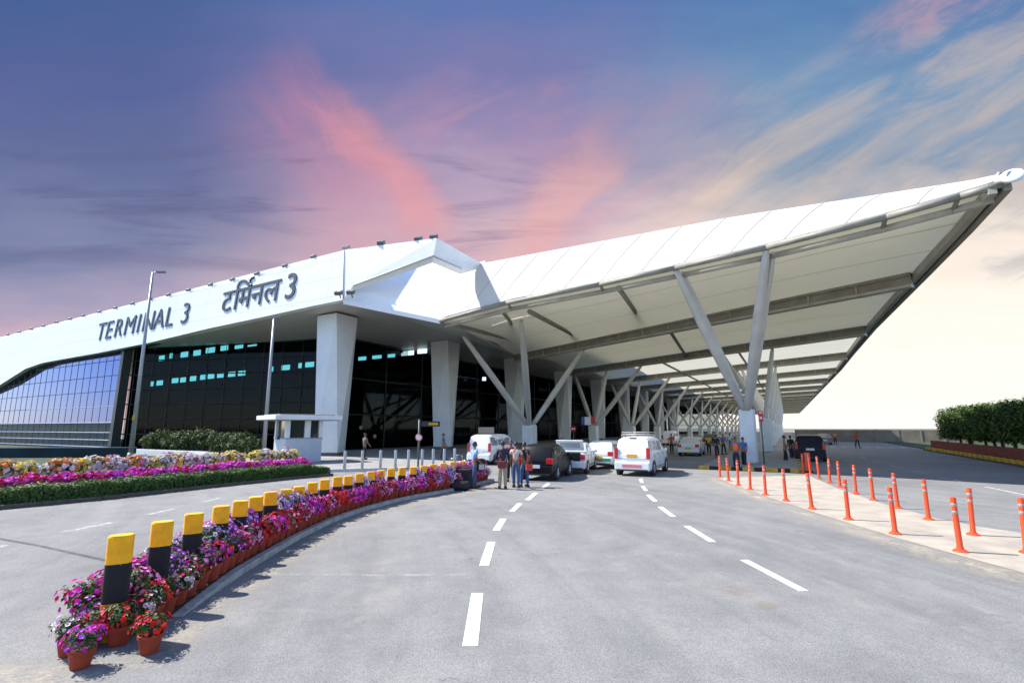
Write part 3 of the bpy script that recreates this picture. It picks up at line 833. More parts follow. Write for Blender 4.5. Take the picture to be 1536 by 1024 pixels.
# --- floodlights along the top of the fascia
FL = mat("grey_lamp_housing", (0.13, 0.135, 0.14), 0.5)
def floodlight(base, facing, label, sc=1.0):
    r_ = empty("floodlight", base, facing, label, "floodlight", "floodlights along the fascia")
    mb = MB(); mb.tube((0, 0, 0), (0, -.35 * sc, .25 * sc), .05 * sc, n=6); mb.build("bracket", FL, r_)
    mb = MB(); mb.bbox((0, -.5 * sc, .33 * sc), (.62 * sc, .42 * sc, .34 * sc), .05 * sc, rx=R(35)); mb.build("housing", FL, r_)
    return r_
fx = [8, 25, 43, 61, 81, 101, 121, 145, 169, 195, 222, 249, 279, 312, 345, 382, 424, 467]
def top_v(u):
    for (a, va), (b, vb) in zip(TOPX[:-1], TOPX[1:]):
        if a <= u <= b: return va + (vb - va) * (u - a) / (b - a)
    return TOPX[-1][1]
for i, u in enumerate(fx):
    p = D(u, top_v(u) + 1.5, DT + .1) + W(.5, 0, .24)
    floodlight(p, -AX, f"small dark floodlight on the white fascia top, {ordinal(i + 1)} from the building's far glass end", .68)
for i, (u, v, d) in enumerate(((514, 375, 26.9), (566, 368, 25.2), (622, 362.5, 25.2), (645, 359.5, 25.2))):
    floodlight(D(u, v + 1, d) + W(.6, 0), -AX + R(20), "small dark floodlight on the sloping roof edge, %s" % ("at the foot of the slope", "next up from the foot", "second below the peak", "just below the peak")[i], .85)
for i, (u, v) in enumerate(((511, 443), (529, 442))):
    floodlight(D(u, v + 4, 24.9), -AX + R(25), "dark floodlight at the lower fascia corner above the first column, %s" % ("beside the lettering side", "on the canopy side")[i], .85)

# base wall before the glazed end, carrying on its painted dark reflection
mb = MB(); mb.prism([(p.x, p.y) for p in (G(203, 688), G(203, 686), G(-420, 688), G(-420, 690.5))], 0.0, .80)
tag(mb.build("base_wall", TEAL), "low dark base wall between the flower bed and the blue glass wall", "wall")
mb = MB(); mb.prism([(p.x, p.y) for p in (W(21.6, -37), W(21.6, -52), W(21.9, -52), W(21.9, -37))], 0.0, .55)
tag(mb.build("low_wall", WHITE), "low white wall behind the yellow flowers, below the shrubs", "wall")
# ================================================================ entrance canopy
def membrane(nm="translucent_roof_membrane", c0=(0.78, 0.775, 0.725, 1), c1=(0.86, 0.855, 0.81, 1), tf=0.40):
    m = bpy.data.materials.new(nm); m.use_nodes = True
    nt = m.node_tree; n = NT(nt); nt.nodes.clear()
    o = nt.nodes.new("ShaderNodeOutputMaterial"); mx = nt.nodes.new("ShaderNodeMixShader")
    d = nt.nodes.new("ShaderNodeBsdfDiffuse"); t = nt.nodes.new("ShaderNodeBsdfTranslucent")
    tc = n.new("ShaderNodeTexCoord")
    v = n.noise(tc.outputs["Object"], 0.35, 5, 0.6)
    nt.links.new(n.ramp(v, [(0.3, c0), (0.7, c1)]), d.inputs[0])
    t.inputs[0].default_value = (0.72, 0.70, 0.58, 1); mx.inputs[0].default_value = tf
    nt.links.new(d.outputs[0], mx.inputs[1]); nt.links.new(t.outputs[0], mx.inputs[2]); nt.links.new(mx.outputs[0], o.inputs[0])
    return m
MEMB = membrane()
SKIN = membrane("white_roof_skin", (0.66, 0.66, 0.655, 1), (0.76, 0.76, 0.755, 1), 0.42)
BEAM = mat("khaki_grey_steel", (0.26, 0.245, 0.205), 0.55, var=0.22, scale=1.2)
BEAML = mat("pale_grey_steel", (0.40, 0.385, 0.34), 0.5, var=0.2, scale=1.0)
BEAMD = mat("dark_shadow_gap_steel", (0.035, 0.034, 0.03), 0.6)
LEG = mat("light_grey_painted_tube", (0.52, 0.52, 0.50), 0.45, var=0.12, scale=1.0)
STUB = mat("white_concrete_stub", (0.66, 0.68, 0.69), 0.6, var=0.10, scale=1.3)
CN = empty("entrance_canopy", W(36, -12, 0), 0, "huge white pointed canopy on branching columns over the drop-off road", "canopy")
T_ = D(1504, 272, 23.2); T_top = D(1500, 263, 23.5)
FE = [A_, D(760, 452, 27.8), D(900, 424, 27.4), D(1013, 399, 26.8), D(1150, 368, 25.6), D(1330, 322, 24.2), D(1440, 291, 23.5), T_]
RE = [T_, D(1448, 337, 27.4), D(1385, 405, 33.0), D(1309, 487, 49.2), D(1277, 527, 65.6)]
def latR(d): return 6.35 - 0.029 * (d - 33)
for k in range(5, 20):
    d = 33 + 16.4 * (k - 2)
    RE.append(W(d, latR(d) - .1, 10.35))
def latLft(d): return -27.2 - 0.022 * max(0, d - 45)
def beam_ends(k):
    """cross beam k (k>=2): right end and left end"""
    if k == 2: r = D(1385, 405, 33.0)
    elif k == 3: r = D(1309, 487, 49.2)
    elif k == 4: r = D(1277, 527, 65.6)
    else: r = RE[k]
    dl = 49.0 + 16.5 * (k - 2)
    return r, W(dl, latLft(dl), 10.15)
def ibeam(mb, a, b, w, h, drop=0.0):
    a = Vector(a); b = Vector(b); t = (b - a).normalized(); s = Vector((-t.y, t.x, 0)).normalized()
    up = Vector((0, 0, 1))
    def bar(z0, z1, hw, mi):
        mb.mi = mi
        p = [a + s * hw + up * z0, a - s * hw + up * z0, a - s * hw + up * z1, a + s * hw + up * z1]
        mb.slab(p, b - a)
    bar(-h - drop, -h + .16 - drop, w, 1); bar(-.16 - drop, -drop, w * .8, 0); bar(-h + .16 - drop, -.16 - drop, w * .35, 0)
    mb.mi = 0
NB = 19
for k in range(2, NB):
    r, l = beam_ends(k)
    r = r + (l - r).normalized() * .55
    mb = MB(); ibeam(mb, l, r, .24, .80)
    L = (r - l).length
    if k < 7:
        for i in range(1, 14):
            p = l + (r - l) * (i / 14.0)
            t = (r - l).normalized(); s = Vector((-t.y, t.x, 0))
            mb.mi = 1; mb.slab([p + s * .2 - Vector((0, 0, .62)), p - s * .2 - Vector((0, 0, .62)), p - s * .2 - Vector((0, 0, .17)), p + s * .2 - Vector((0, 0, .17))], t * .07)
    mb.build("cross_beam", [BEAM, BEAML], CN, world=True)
# --- front edge beam and inner companion
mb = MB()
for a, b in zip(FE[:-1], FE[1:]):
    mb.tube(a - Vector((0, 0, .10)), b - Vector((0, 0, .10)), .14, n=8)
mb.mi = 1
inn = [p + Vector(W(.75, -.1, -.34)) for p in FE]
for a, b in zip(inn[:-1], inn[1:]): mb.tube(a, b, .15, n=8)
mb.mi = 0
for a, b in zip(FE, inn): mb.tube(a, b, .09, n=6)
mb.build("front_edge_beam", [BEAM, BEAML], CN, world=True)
# --- right edge beam: a deep box with a dark slot
mb = MB()
for i, (a, b) in enumerate(zip(RE[:-1], RE[1:])):
    a = Vector(a); b = Vector(b)
    if i == 0: h = .45
    t = (b - a).normalized(); s = Vector((t.y, -t.x, 0)).normalized()
    up = Vector((0, 0, 1))
    def bar(o0, o1, z0, z1, mi):
        mb.mi = mi
        mb.slab([a + s * o0 + up * z0, a + s * o1 + up * z0, a + s * o1 + up * z1, a + s * o0 + up * z1], b - a)
    bar(-.02, .22, -.36, .05, 0)
    bar(-.18, -.021, -.26, .0, 2)
    bar(-.42, -.181, -.40, .0, 1)
mb.build("side_edge_beam", [BEAM, BEAML, BEAMD], CN, world=True)
# rounded cap where the two edge beams meet
mb = MB(); c = D(1519, 263.5, 22.9)
mb.lathe([(0.0, -.10), (.26, -.09), (.31, -.05), (.33, 0), (.31, .05), (.26, .08), (0.0, .09)], (0, 0, 0), 20)
m4 = Matrix.Translation(c) @ Euler((R(58), 0, R(-44)), 'XYZ').to_matrix().to_4x4()
mb.v = [tuple(m4 @ Vector(v)) for v in mb.v]
mb.build("end_cap", mat("pale_blue_white_cap", (0.70, 0.80, 0.88), 0.35), CN, world=True)
mb = MB(); mb.tube(T_ + W(.4, -.2, .0), c, .17, .20, n=8); mb.tube(D(1496, 267, 23.4), D(1499, 259, 23.4), .07, n=6); mb.build("nose_joint", BEAML, CN, world=True)
# --- membrane bays seen from below
def lerp(a, b, t): return a + (b - a) * t
def poly_at(P, t):
    L = [0]
    for a, b in zip(P[:-1], P[1:]): L.append(L[-1] + (b - a).length)
    s = t * L[-1]
    for i in range(len(P) - 1):
        if s <= L[i + 1] + 1e-6: return lerp(P[i], P[i + 1], (s - L[i]) / max(1e-6, L[i + 1] - L[i]))
    return P[-1]
NX = 16
fr = [poly_at(FE, i / NX) - Vector((0, 0, .05)) for i in range(NX + 1)]
NYB = 6
prev = [p + W(.4, 0, .02) for p in fr]
def seam_on(mb, rows, r):
    for j in range(len(rows[0]) - 1):
        a, b = rows[r][j], rows[r][j + 1]
        t = (b - a).normalized(); s = Vector((-t.y, t.x, 0)) * .03; dn = Vector((0, 0, -.015))
        mb.add([a + s + dn, b + s + dn, b - s + dn, a - s + dn], [(0, 1, 2, 3)])
for k in range(2, NB):
    r, l = beam_ends(k)
    cur = [lerp(l, r, i / NX) for i in range(NX + 1)]
    rows = []
    for j in range(NYB + 1):
        t = j / NYB; row = []
        for i in range(NX + 1):
            p = lerp(prev[i], cur[i], t)
            rise = math.sin(math.pi * t) * (.55 if k > 2 else .35) * min(1, 6 * (1 - i / NX) + .12)
            row.append(p + Vector((0, 0, rise)))
        rows.append(row)
    mb = MB(); mb.grid(rows); 
    mb.mi = 1
    seam_on(mb, rows, 2); seam_on(mb, rows, 4)
    mb.build("membrane", [MEMB, mat("membrane_seam", (0.40, 0.39, 0.33), .8)], CN, world=True)
    prev = cur
# --- longitudinal struts between the beams
mb = MB()
def strut(mb, u0, v0, d0, u1, v1, d1, rr=.13): mb.tube(D(u0, v0, d0), D(u1, v1, d1), rr, n=6)
strut(mb, 928, 432, 27.8, 965, 484, 43.3, .17); strut(mb, 1002, 492, 43.5, 1031, 537, 58.8, .17)
strut(mb, 794, 467, 29.5, 872, 508, 46.0, .17); strut(mb, 756, 470, 29.3, 779, 500, 44.0, .15); strut(mb, 680, 487, 30.0, 800, 517, 48.6, .17)
for k in range(3, 9):
    for f in (.42, .68):
        r0, l0 = beam_ends(k); r1, l1 = beam_ends(k + 1)
        mb.tube(lerp(l0, r0, f) - Vector((0, 0, .5)), lerp(l1, r1, f) - Vector((0, 0, .5)), .13, n=6)
mb.build("strut", BEAM, CN, world=True)
# small spreader arms at the right tip
mb = MB()
strut(mb, 1378, 322, 27.4, 1448, 318, 26.7, .10); strut(mb, 1415, 312, 26.6, 1412, 325, 27.4, .06); strut(mb, 1300, 433, 36, 1345, 430, 37, .10); 
mb.build("spreader", BEAML, CN, world=True)
# --- upper white skin over the first bays
RID = [Q_, D(900, 362, 31.6), D(1100, 325, 30.2), D(1300, 294.5, 27.8), D(1420, 276, 25.4), T_top]
nx = 24
lo = [poly_at(FE, i / nx) + Vector((0, 0, .10)) for i in range(nx + 1)]
hi_ = [poly_at(RID, i / nx) for i in range(nx + 1)]
bk = []
for i in range(nx + 1):
    t = i / nx
    r, l = beam_ends(3)
    bk.append(lerp(l, r, t - .06 * (1 - t)) + Vector((0, 0, .9)))
rows = [[lo[i] for i in range(nx + 1)]]
for q in (.33, .66): rows.append([lerp(lo[i], hi_[i], q) + Vector((0, 0, .12 * math.sin(math.pi * q))) for i in range(nx + 1)])
rows.append(hi_)
for q in (.3, .65, 1.0):
    rows.append([lerp(hi_[i], bk[i], q) for i in range(nx + 1)])
mb = MB(); mb.grid(rows, smooth=True)
mb.mi = 1
for i in range(2, nx, 2):   # welded seams running up the slope
    for j in range(len(rows) - 1):
        p, q = rows[j][i], rows[j + 1][i]; t_ = (rows[j][i + 1] - p).normalized() * .035
        nn_ = (q - p).cross(rows[j][i + 1] - p).normalized()
        if nn_.z < 0: nn_ = -nn_
        mb.add([p - t_ + nn_ * .025, p + t_ + nn_ * .025, q + t_ + nn_ * .025, q - t_ + nn_ * .025], [(0, 1, 2, 3)])
mb.build("roof_skin", [SKIN, mat("grey_weld_seam", (.42, .42, .41), .6)], CN, world=True, sharp=28)
# --- branching columns
def leg(mb, a, b, r):
    a = Vector(a); b = Vector(b)
    mb.tube(a, b, r, rings=[(0, r * .62), (.06, r * .8), (.35, r), (.65, r), (.92, r * .72), (1, r * .5)], n=12)
def column(base, tips, rs, rl, hj, tw=0.42, lean=None):
    """stub with legs fanning out from its head"""
    st = MB(); b = Vector(base)
    hx = rs
    st.bbox((b.x, b.y, b.z + hj / 2), (hx * 1.5, hx * 1.5, hj), .12, rz=-AX)
    st.mi = 1
    c = st.build("branching_column", [STUB, LEG], CN, world=True)
    head = b + Vector((0, 0, hj - .1))
    for tip in tips:
        tip = Vector(tip); dirn = (tip - head); h = Vector((dirn.x, dirn.y, 0))
        mb = MB(); off = h.normalized() * (rs * .35) if h.length > 1.5 else Vector((0, 0, 0))
        leg(mb, head + off, tip, rl)
        if tw:
            sh = W(tw, tw * .6)
            leg(mb, head + off + sh * .5, tip + sh * 1.6 - Vector((0, 0, .1)), rl * .72)
        mb.build("leg", LEG, c, world=True)
        mb = MB(); mb.tube(tip - dirn.normalized() * .75, tip, rl * .55, rl * .42, n=10); mb.build("leg_tip", BEAMD if False else BEAM, c, world=True)
    return c
gb = G(1133, 698, .17); 
column(W(33.9, -2.95, .17), [D(1013, 403, 26.9), D(1150, 373, 25.7)], .58, .27, 3.15, tw=.27)
rb2 = [(50.4 + 16.6 * i, -3.0 - .45 * i) for i in range(0, 12)]
for i, (d, l) in enumerate(rb2):
    k = 3 + i
    r, lft = beam_ends(k); 
    def onb(kk, lat):
        r_, l_ = beam_ends(kk); f = (lat - LAT(l_)) / (LAT(r_) - LAT(l_)); p = lerp(l_, r_, f); return p - Vector((0, 0, .75))
    tips = [onb(k, l - 3.6), onb(k, l + 1.0)] + ([onb(k + 1, l - 3.4)] if i < 4 else [])
    column(W(d, l, .17), tips, .58, .24, 2.9, tw=0)
column(W(41.0, -21.3, .15), [D(695, 504, 34.0), D(782, 481, 32.0), D(877, 521, 44.4)], .68, .27, 2.35, tw=0)
for i in range(1, 14):
    d = 41.0 + 16.7 * i; l = -21.2 - .38 * i
    k = 2 + i
    def onb(kk, lat):
        r_, l_ = beam_ends(kk); f = (lat - LAT(l_)) / (LAT(r_) - LAT(l_)); p = lerp(l_, r_, f); return p - Vector((0, 0, .75))
    if k + 0 >= NB: break
    tips = [onb(k, l - 5.2) , onb(k, l + .3), onb(k, l + 5.4)]
    tips[0].z -= .1
    column(W(d, l, .15), tips, .68, .27 if i < 4 else .25, 2.35, tw=0)
# ================================================================ bollards, posts, poles, booth, signs
def band_mat(name, stops, rough=0.85, wear=0.3):
    """paint bands by height in the object's own frame"""
    m = bpy.data.materials.new(name); m.use_nodes = True
    nt = m.node_tree; n = NT(nt); b = nt.nodes["Principled BSDF"]
    tc = n.new("ShaderNodeTexCoord"); sp = n.new("ShaderNodeSeparateXYZ"); nt.links.new(tc.outputs["Object"], sp.inputs[0])
    oi = n.new("ShaderNodeObjectInfo")
    ofs = n.m('MULTIPLY', oi.outputs["Random"], 37.0)
    vec = n.new("ShaderNodeVectorMath", operation='ADD'); nt.links.new(tc.outputs["Object"], vec.inputs[0]); nt.links.new(n.xyz(ofs, ofs, 0.0), vec.inputs[1])
    c = n.ramp(n.m('ADD', sp.outputs[2], n.m('MULTIPLY', n.m('SUBTRACT', n.noise(vec.outputs[0], 22, 2), .5), .012)), stops, 'CONSTANT')
    nz = n.noise(vec.outputs[0], 9.0, 6, .7)
    hs = n.new("ShaderNodeHueSaturation"); nt.links.new(c, hs.inputs["Color"]); nt.links.new(n.mr(nz, .3, .7, 1 - wear, 1.1), hs.inputs["Value"])
    chip = n.mix(n.mr(n.noise(vec.outputs[0], 26, 4, .7), .70, .74, 0, .7), hs.outputs[0], (.40, .38, .34, 1))
    nt.links.new(chip, b.inputs["Base Color"]); b.inputs["Roughness"].default_value = rough
    return m
YL = (0.95, 0.42, 0.008, 1); BK = (0.010, 0.010, 0.011, 1)
BOLL = band_mat("yellow_black_block_paint", [(0, YL), (0.335, BK), (0.69, YL)], .85, .14)
bol_s = []
s = 0.42; first = True
NBOL = 25
def col_of(p): return 768 + F * p.x / (p.y * math.cos(PITCH) + (p.z - CAM_H) * math.sin(PITCH))
BU = [182, 243, 291, 330, 359, 386, 407, 429, 450, 469, 488, 506, 523, 539, 556, 572, 587, 603, 619, 635, 650, 665, 679, 693]
NBOL = len(BU); bol_s = []
for u_ in BU:
    best = min((abs(col_of(kerb_at(s_ * .02, .44)[0] + Vector((0, 0, .9))) - u_), s_ * .02) for s_ in range(0, int(KLEN / .02)))
    bol_s.append(best[1])
for i in range(2, NBOL): bol_s[i] = max(bol_s[i], bol_s[i - 1] + .45)
print("BOL", [round(x, 2) for x in bol_s], KLEN)
mb = MB(); sq = []
for q_ in range(20):
    a_2 = 2 * math.pi * q_ / 20; cx_, sx_ = math.cos(a_2), math.sin(a_2)
    sq.append((math.copysign(abs(cx_) ** .7, cx_) * .118, math.copysign(abs(sx_) ** .7, sx_) * .09))
for z0_, z1_, k0_, k1_ in ((0, .935, 1, 1), (.935, .95, 1, .93)):
    mb.smooth = True; mb.add([(x * k0_, y * k0_, z0_) for x, y in sq] + [(x * k1_, y * k1_, z1_) for x, y in sq], [(i, (i + 1) % 20, 20 + (i + 1) % 20, 20 + i) for i in range(20)])
mb.smooth = False; mb.add([(x * .93, y * .93, .95) for x, y in sq], [list(range(20))])
b0 = mb.build("bollard", BOLL, sharp=40)
for i, s in enumerate(bol_s):
    o = b0 if i == 0 else b0.copy()
    if i: COL.objects.link(o)
    p, h = kerb_at(s, .44)
    bz = bed_z(s) - .006; o.location = (p.x, p.y, bz)
    o.rotation_euler = (R(random.uniform(-1.2, 1.2)), R(random.uniform(-1.2, 1.2)), R(-random.uniform(-6, 8)) + math.atan2(-p.x, p.y) * .6 + .13)
    o.scale = (1, 1, (1.085 - .14 * min(1, s / 6) - bz) / .95 + random.uniform(-.02, .02))
    tag(o, "yellow and black concrete block bollard in the petunia strip, %s" % ("nearest, ringed by front pots" if i == 0 else ordinal(i + 1) + " from the near end"), "bollard", "yellow and black bollards in the flower strip")
# --- slim grey pavement bollards
STEEL = mat("brushed_grey_steel", (0.42, 0.42, 0.41), 0.38, metal=0.55, var=.15, scale=6)
def lathe_obj(name, prof, m, parent=None, n=14, c=(0, 0, 0)):
    mb = MB(); mb.lathe(prof, c, n); return mb.build(name, m, parent, sharp=40)
gp = None
GX = [(507, 705), (534, 704), (562, 703.2), (585, 702.4), (605, 701.6), (626, 700.6), (643, 699.8), (660, 699), (676, 698)]
for i, (u, v) in enumerate(GX):
    p = G(u, v, .15) + W(.5, -.1, 0)
    p.z = .15
    if gp is None:
        gp = lathe_obj("bollard", [(.0, 0), (.12, 0), (.12, .02), (.075, .03), (.075, .88), (.06, .92), (.0, .93)], STEEL); o = gp
    else:
        o = gp.copy(); COL.objects.link(o)
    o.location = p
    tag(o, "plain grey steel bollard on the terminal pavement, %s from the booth" % ordinal(i + 1), "bollard", "grey steel bollards on the pavement edge")
# --- orange delineator posts
ORG = mat("orange_flexible_plastic", (0.80, 0.075, 0.016), 0.42, var=.14, scale=5, spec=.5)
REFL = mat("grey_reflective_band", (0.34, 0.32, 0.31), 0.35, metal=.3)
def post_proto():
    r_ = empty("delineator_post", (0, 0, 0))
    mb = MB(); mb.lathe([(.0, .0), (.115, .0), (.12, .012), (.10, .03), (.062, .05), (.048, .10), (.045, .80), (.047, .92), (.042, .95), (.0, .955)], n=14); mb.build("post", ORG, r_, sharp=40)
    for z in (.66, .79):
        mb = MB(); mb.lathe([(.046, z), (.0485, z + .004), (.0485, z + .05), (.046, z + .054)], n=14); mb.build("reflective_band", REFL, r_, sharp=40)
    return r_
pp = post_proto()
PL = [(1080, 715.5), (1093, 721), (1107.5, 727.5), (1125.5, 734), (1148.5, 742), (1179, 751), (1218, 763), (1273, 779), (1343, 800.5), (1441, 827)]
PR = [(1205, 709.5), (1216, 711), (1229, 717.5), (1245, 723.5), (1260, 730), (1284, 740), (1310, 750), (1347, 762), (1393, 779), (1460, 802), (1541, 829)]
for side, LST in (("left", PL), ("right", PR)):
    n_ = len(LST)
    for i, (u, v) in enumerate(LST):
        o = pp if (side == "left" and i == 0) else copy_tree(pp)
        o.location = G(u, v, .012)
        o.rotation_euler = (R(random.uniform(-2.2, 2.2)), R(random.uniform(-2.2, 2.2)), random.uniform(0, 6))
        if side == "left" and i == 0: o.location = o.location
        k = n_ - i
        row = "main road side" if side == "left" else "right-hand road side"
        tag(o, f"orange banded post, {row} of the pale apron, " + ("nearest of its row" if k == 1 else f"{ordinal(k)} nearest of its row"), "post", "orange delineator posts around the apron")
# a leaning flat orange marker at the head of the right row
r_ = empty("barrier_board", G(1213, 708.5, .012), R(-20), "broad orange plastic marker standing at the far end of the right row of posts", "marker")
mb = MB(); mb.bbox((0, 0, .52), (.26, .12, .92), .03, rx=R(-6)); mb.build("panel", ORG, r_); mb = MB(); mb.bbox((0, 0, .04), (.4, .36, .08), .02); mb.build("foot", mat("black_rubber", (.02, .02, .02), .8), r_)

# --- tall light pole and slim pole
POLE = mat("galvanised_pole", (0.36, 0.37, 0.39), 0.45, metal=.35, var=.12, scale=2)
bp_ = G(195, 690)
t_ = (bp_ - Vector((0, 0, CAM_H))).length
r_ = empty("light_pole", bp_, 0, "tall tapering grey light pole with a small flat lamp on top, before the lettered fascia", "light pole")
ht = 13.55
mb = MB(); mb.tube((0, 0, 0), (0, 0, ht), .17, .075, n=10); mb.tube((0, 0, 0), (0, 0, .5), .26, .2, n=10); mb.build("pole", POLE, r_)
mb = MB(); mb.path([(0, 0, ht - .1), (.25, 0, ht + .02), (.55, 0, ht + .02)], .05, 6); mb.build("arm", POLE, r_)
mb = MB(); mb.bbox((.62, 0, ht + .03), (.62, .26, .12), .03); mb.build("lamp_head", mat("grey_lamp_head", (.20, .21, .24), .5), r_)
mb = MB(); mb.bbox((0.02, -.19, 2.9), (.16, .05, .3), .01); mb.build("tag_plate", KY, r_)
bp_ = G(394.5, 689)
r_ = empty("light_pole", bp_, 0, "slim grey pole rising behind the guard booth to the fascia edge", "light pole")
ht = 10.35
mb = MB(); mb.tube((0, 0, 0), (0, 0, ht), .15, .085, n=10); mb.build("pole", POLE, r_)
mb = MB(); mb.bbox((.16, 0, ht - .05), (.62, .22, .11), .03); mb.build("lamp_head", mat("grey_lamp_head", (.2, .21, .24), .5), r_)

# --- guard booth
bc = G(430, 697.5)
r_ = empty("guard_booth", bc + Vector((.05, 1.3, 0)), R(43), "small pale grey guard booth with a flat overhanging roof, beside the first terminal column", "booth")
GREY = mat("booth_grey_panel", (0.46, 0.50, 0.55), 0.55, var=.12, scale=1.5); GW = mat("booth_white_frame", (0.68, 0.70, 0.72), 0.5, var=.08, scale=2)
w2, d2 = 1.12, 1.0
mb = MB(); mb.bbox((0, 0, .80), (2 * w2, 2 * d2, 1.6), .02); mb.build("wall", GREY, r_)
mb = MB()
for x in (-w2 + .11, w2 - .11):
    for y in (-d2 + .11, d2 - .11): mb.bbox((x, y, 2.15), (.24, .24, 1.12), .01)
mb.bbox((0.18, -d2 + .1, 2.15), (.36, .2, 1.12), .01); mb.build("corner_post", GW, r_)
mb = MB(); mb.box((0, 0, 2.14), (2 * w2 - .3, 2 * d2 - .3, 1.08)); mb.build("window", mat("dark_booth_glass", (.02, .028, .03), .08), r_)
mb = MB(); mb.bbox((0, 0, 1.585), (2 * w2 + .06, 2 * d2 + .06, .07), .01); mb.build("sill", mat("teal_grey_sill", (.22, .30, .31), .5), r_)
mb = MB(); mb.bbox((0, 0, 2.84), (4.1, 3.5, .26), .02); mb.mi = 1; mb.bbox((0, 0, 2.69), (3.9, 3.3, .05), .01); mb.bbox((0, 0, 3.0), (3.4, 2.9, .08), .01); mb.build("roof", [GW, mat("booth_eave", (.25, .25, .25), .7)], r_)
mb = MB(); mb.lathe([(0, 0), (.09, .02), (.11, .12), (0, .2)], (-w2 - .05, 0.1, 1.5), 8); mb.build("lamp", DFRAME, r_)

# --- signs
RED = mat("sign_red", (.55, .03, .04), .5); WH = mat("sign_white", (.75, .72, .73), .5); BLU = mat("sign_blue", (.05, .08, .3), .5); BLKM = mat("black_paint", (.015, .015, .015), .5)
sp_ = G(627, 700, .15)
r_ = empty("sign_post", sp_, R(10), "dark post with a small round white sign and a yellow arrow board", "sign")
mb = MB(); mb.tube((0, 0, 0), (0, 0, 2.5), .05, n=8); mb.build("post", mat("dark_grey_post", (.10, .11, .11), .5), r_)
mb = MB(); mb.lathe([(0, -.07), (.2, -.07), (.2, -.05), (0, -.05)], (0, 0, 1.55), 20, ax='y'); mb.mi = 1; mb.lathe([(0, -.078), (.155, -.078), (.155, -.07)], (0, 0, 1.55), 20, ax='y'); mb.build("round_sign", [RED, WH], r_)
mb = MB(); mb.bbox((.62, -.02, 2.28), (1.0, .06, .28), .01); mb.mi = 1; mb.box((.75, -.056, 2.28), (.5, .012, .12)); mb.build("arrow_board", [BLKM, KY], r_)
sp_ = W(51.5, -22.3, .15)
def sign_at(u, v, d, label, fn, z0=.15):
    p = D(u, v, d); r_ = empty("hanging_sign" if fn == 'h' else "sign_post", (p.x, p.y, z0), -AX * .6, label, "sign"); return r_, p.z - z0
r_, z = sign_at(882, 631, 50, "square sign in white, blue and red panels over the drop-off lane", 's')
mb = MB(); mb.tube((0, 0.03, 0), (0, 0.03, z + .6), .05, n=8); mb.build("post", mat("dark_grey_post", (.1, .11, .11), .5), r_)
mb = MB(); mb.box((-.02, -.03, z), (.62, .06, .82)); mb.mi = 1; mb.box((-.52, -.03, z), (.36, .06, .82)); mb.mi = 2; mb.box((.52, -.03, z + .05), (.44, .06, .72)); mb.build("board", [WH, BLU, RED], r_)
r_, z = sign_at(860, 643, 49, "small round red and white sign beside the first inner column", 's')
mb = MB(); mb.tube((0, 0.03, 0), (0, 0.03, z), .045, n=8); mb.build("post", mat("dark_grey_post", (.1, .11, .11), .5), r_)
mb = MB(); mb.lathe([(0, -.07), (.3, -.07), (.3, -.03), (0, -.03)], (0, 0, z), 20, ax='y'); mb.mi = 1; mb.box((0, -.08, z), (.4, .015, .12)); mb.build("round_sign", [RED, WH], r_)
r_, z = sign_at(1141, 624, 33.2, "upright red sign fixed beside the head of the big front column", 's', .17)
mb = MB(); mb.tube((0, 0.03, 0), (0, .03, z), .04, n=8); mb.build("post", mat("dark_grey_post", (.1, .11, .11), .5), r_)
mb = MB(); mb.bbox((0, 0, z), (.24, .06, .6), .01); mb.mi = 1; mb.box((0, -.036, z + .2), (.13, .012, .07)); mb.box((0, -.036, z - .1), (.13, .012, .11)); mb.build("board", [RED, WH], r_)

# --- red-brown planter wall, striped kerb, far wall
PL0, PL1 = W(18, 11.35), W(66, 10.85)
mb = MB(); mb.prism([(p.x, p.y) for p in (PL0, PL1, W(66, 11.25), W(18, 11.75))], 0.0, .98)
tag(mb.build("planter_wall", mat("red_brick_wall", (0.20, 0.042, 0.028), .9, var=.45, scale=3.0, bump=.3, bscale=14)), "low red-brown brick wall below the clipped trees", "wall")
a, b = W(18, 11.0), W(66.2, 10.5)
L = (b - a).length; t = (b - a).normalized()
kb = None; k = 0; x = 0
while x < L:
    if kb is None:
        mb = MB(); mb.bbox((0, 0, .17), (.34, .5, .34), .03); kb = mb.build("kerb_block", KY); o = kb
    else:
        o = kb.copy(); COL.objects.link(o)
    p = a + t * x; o.location = (p.x, p.y, 0); o.rotation_euler = (0, 0, -AX)
    tag(o, "yellow painted kerb block below the red-brown wall, %s from the far end" % ordinal(40 - k if k < 40 else 1), "kerb block", "yellow kerb blocks along the planter")
    x += 1.25; k += 1
mb = MB(); mb.prism([(p.x, p.y) for p in (W(17, 10.75), W(66.2, 10.25), W(66.2, 10.75), W(17, 11.25))], 0.0, .13)
tag(mb.build("planter_kerb", mat("dark_kerb", (.09, .075, .06), .9)), "dark kerb under the yellow blocks", "kerb")
mb = MB(); mb.prism([(p.x, p.y) for p in (W(101, -1.5), W(99, 45), W(99.4, 45), W(101.4, -1.5))], 0.0, 1.95)
mb.mi = 1
for i in range(16):
    c = W(100.95 - i * .13, 1.5 + i * 2.8); mb.box((c.x, c.y, 1.0), (.22, .22, 1.98), rz=-AX)
mb.mi = 0; 
tag(mb.build("boundary_wall", [mat("pale_brown_render", (.20, .17, .13), .9, var=.35, scale=.5), mat("grey_pier", (.22, .20, .17), .9)]), "long low weathered boundary wall closing the far end of the right road", "wall")
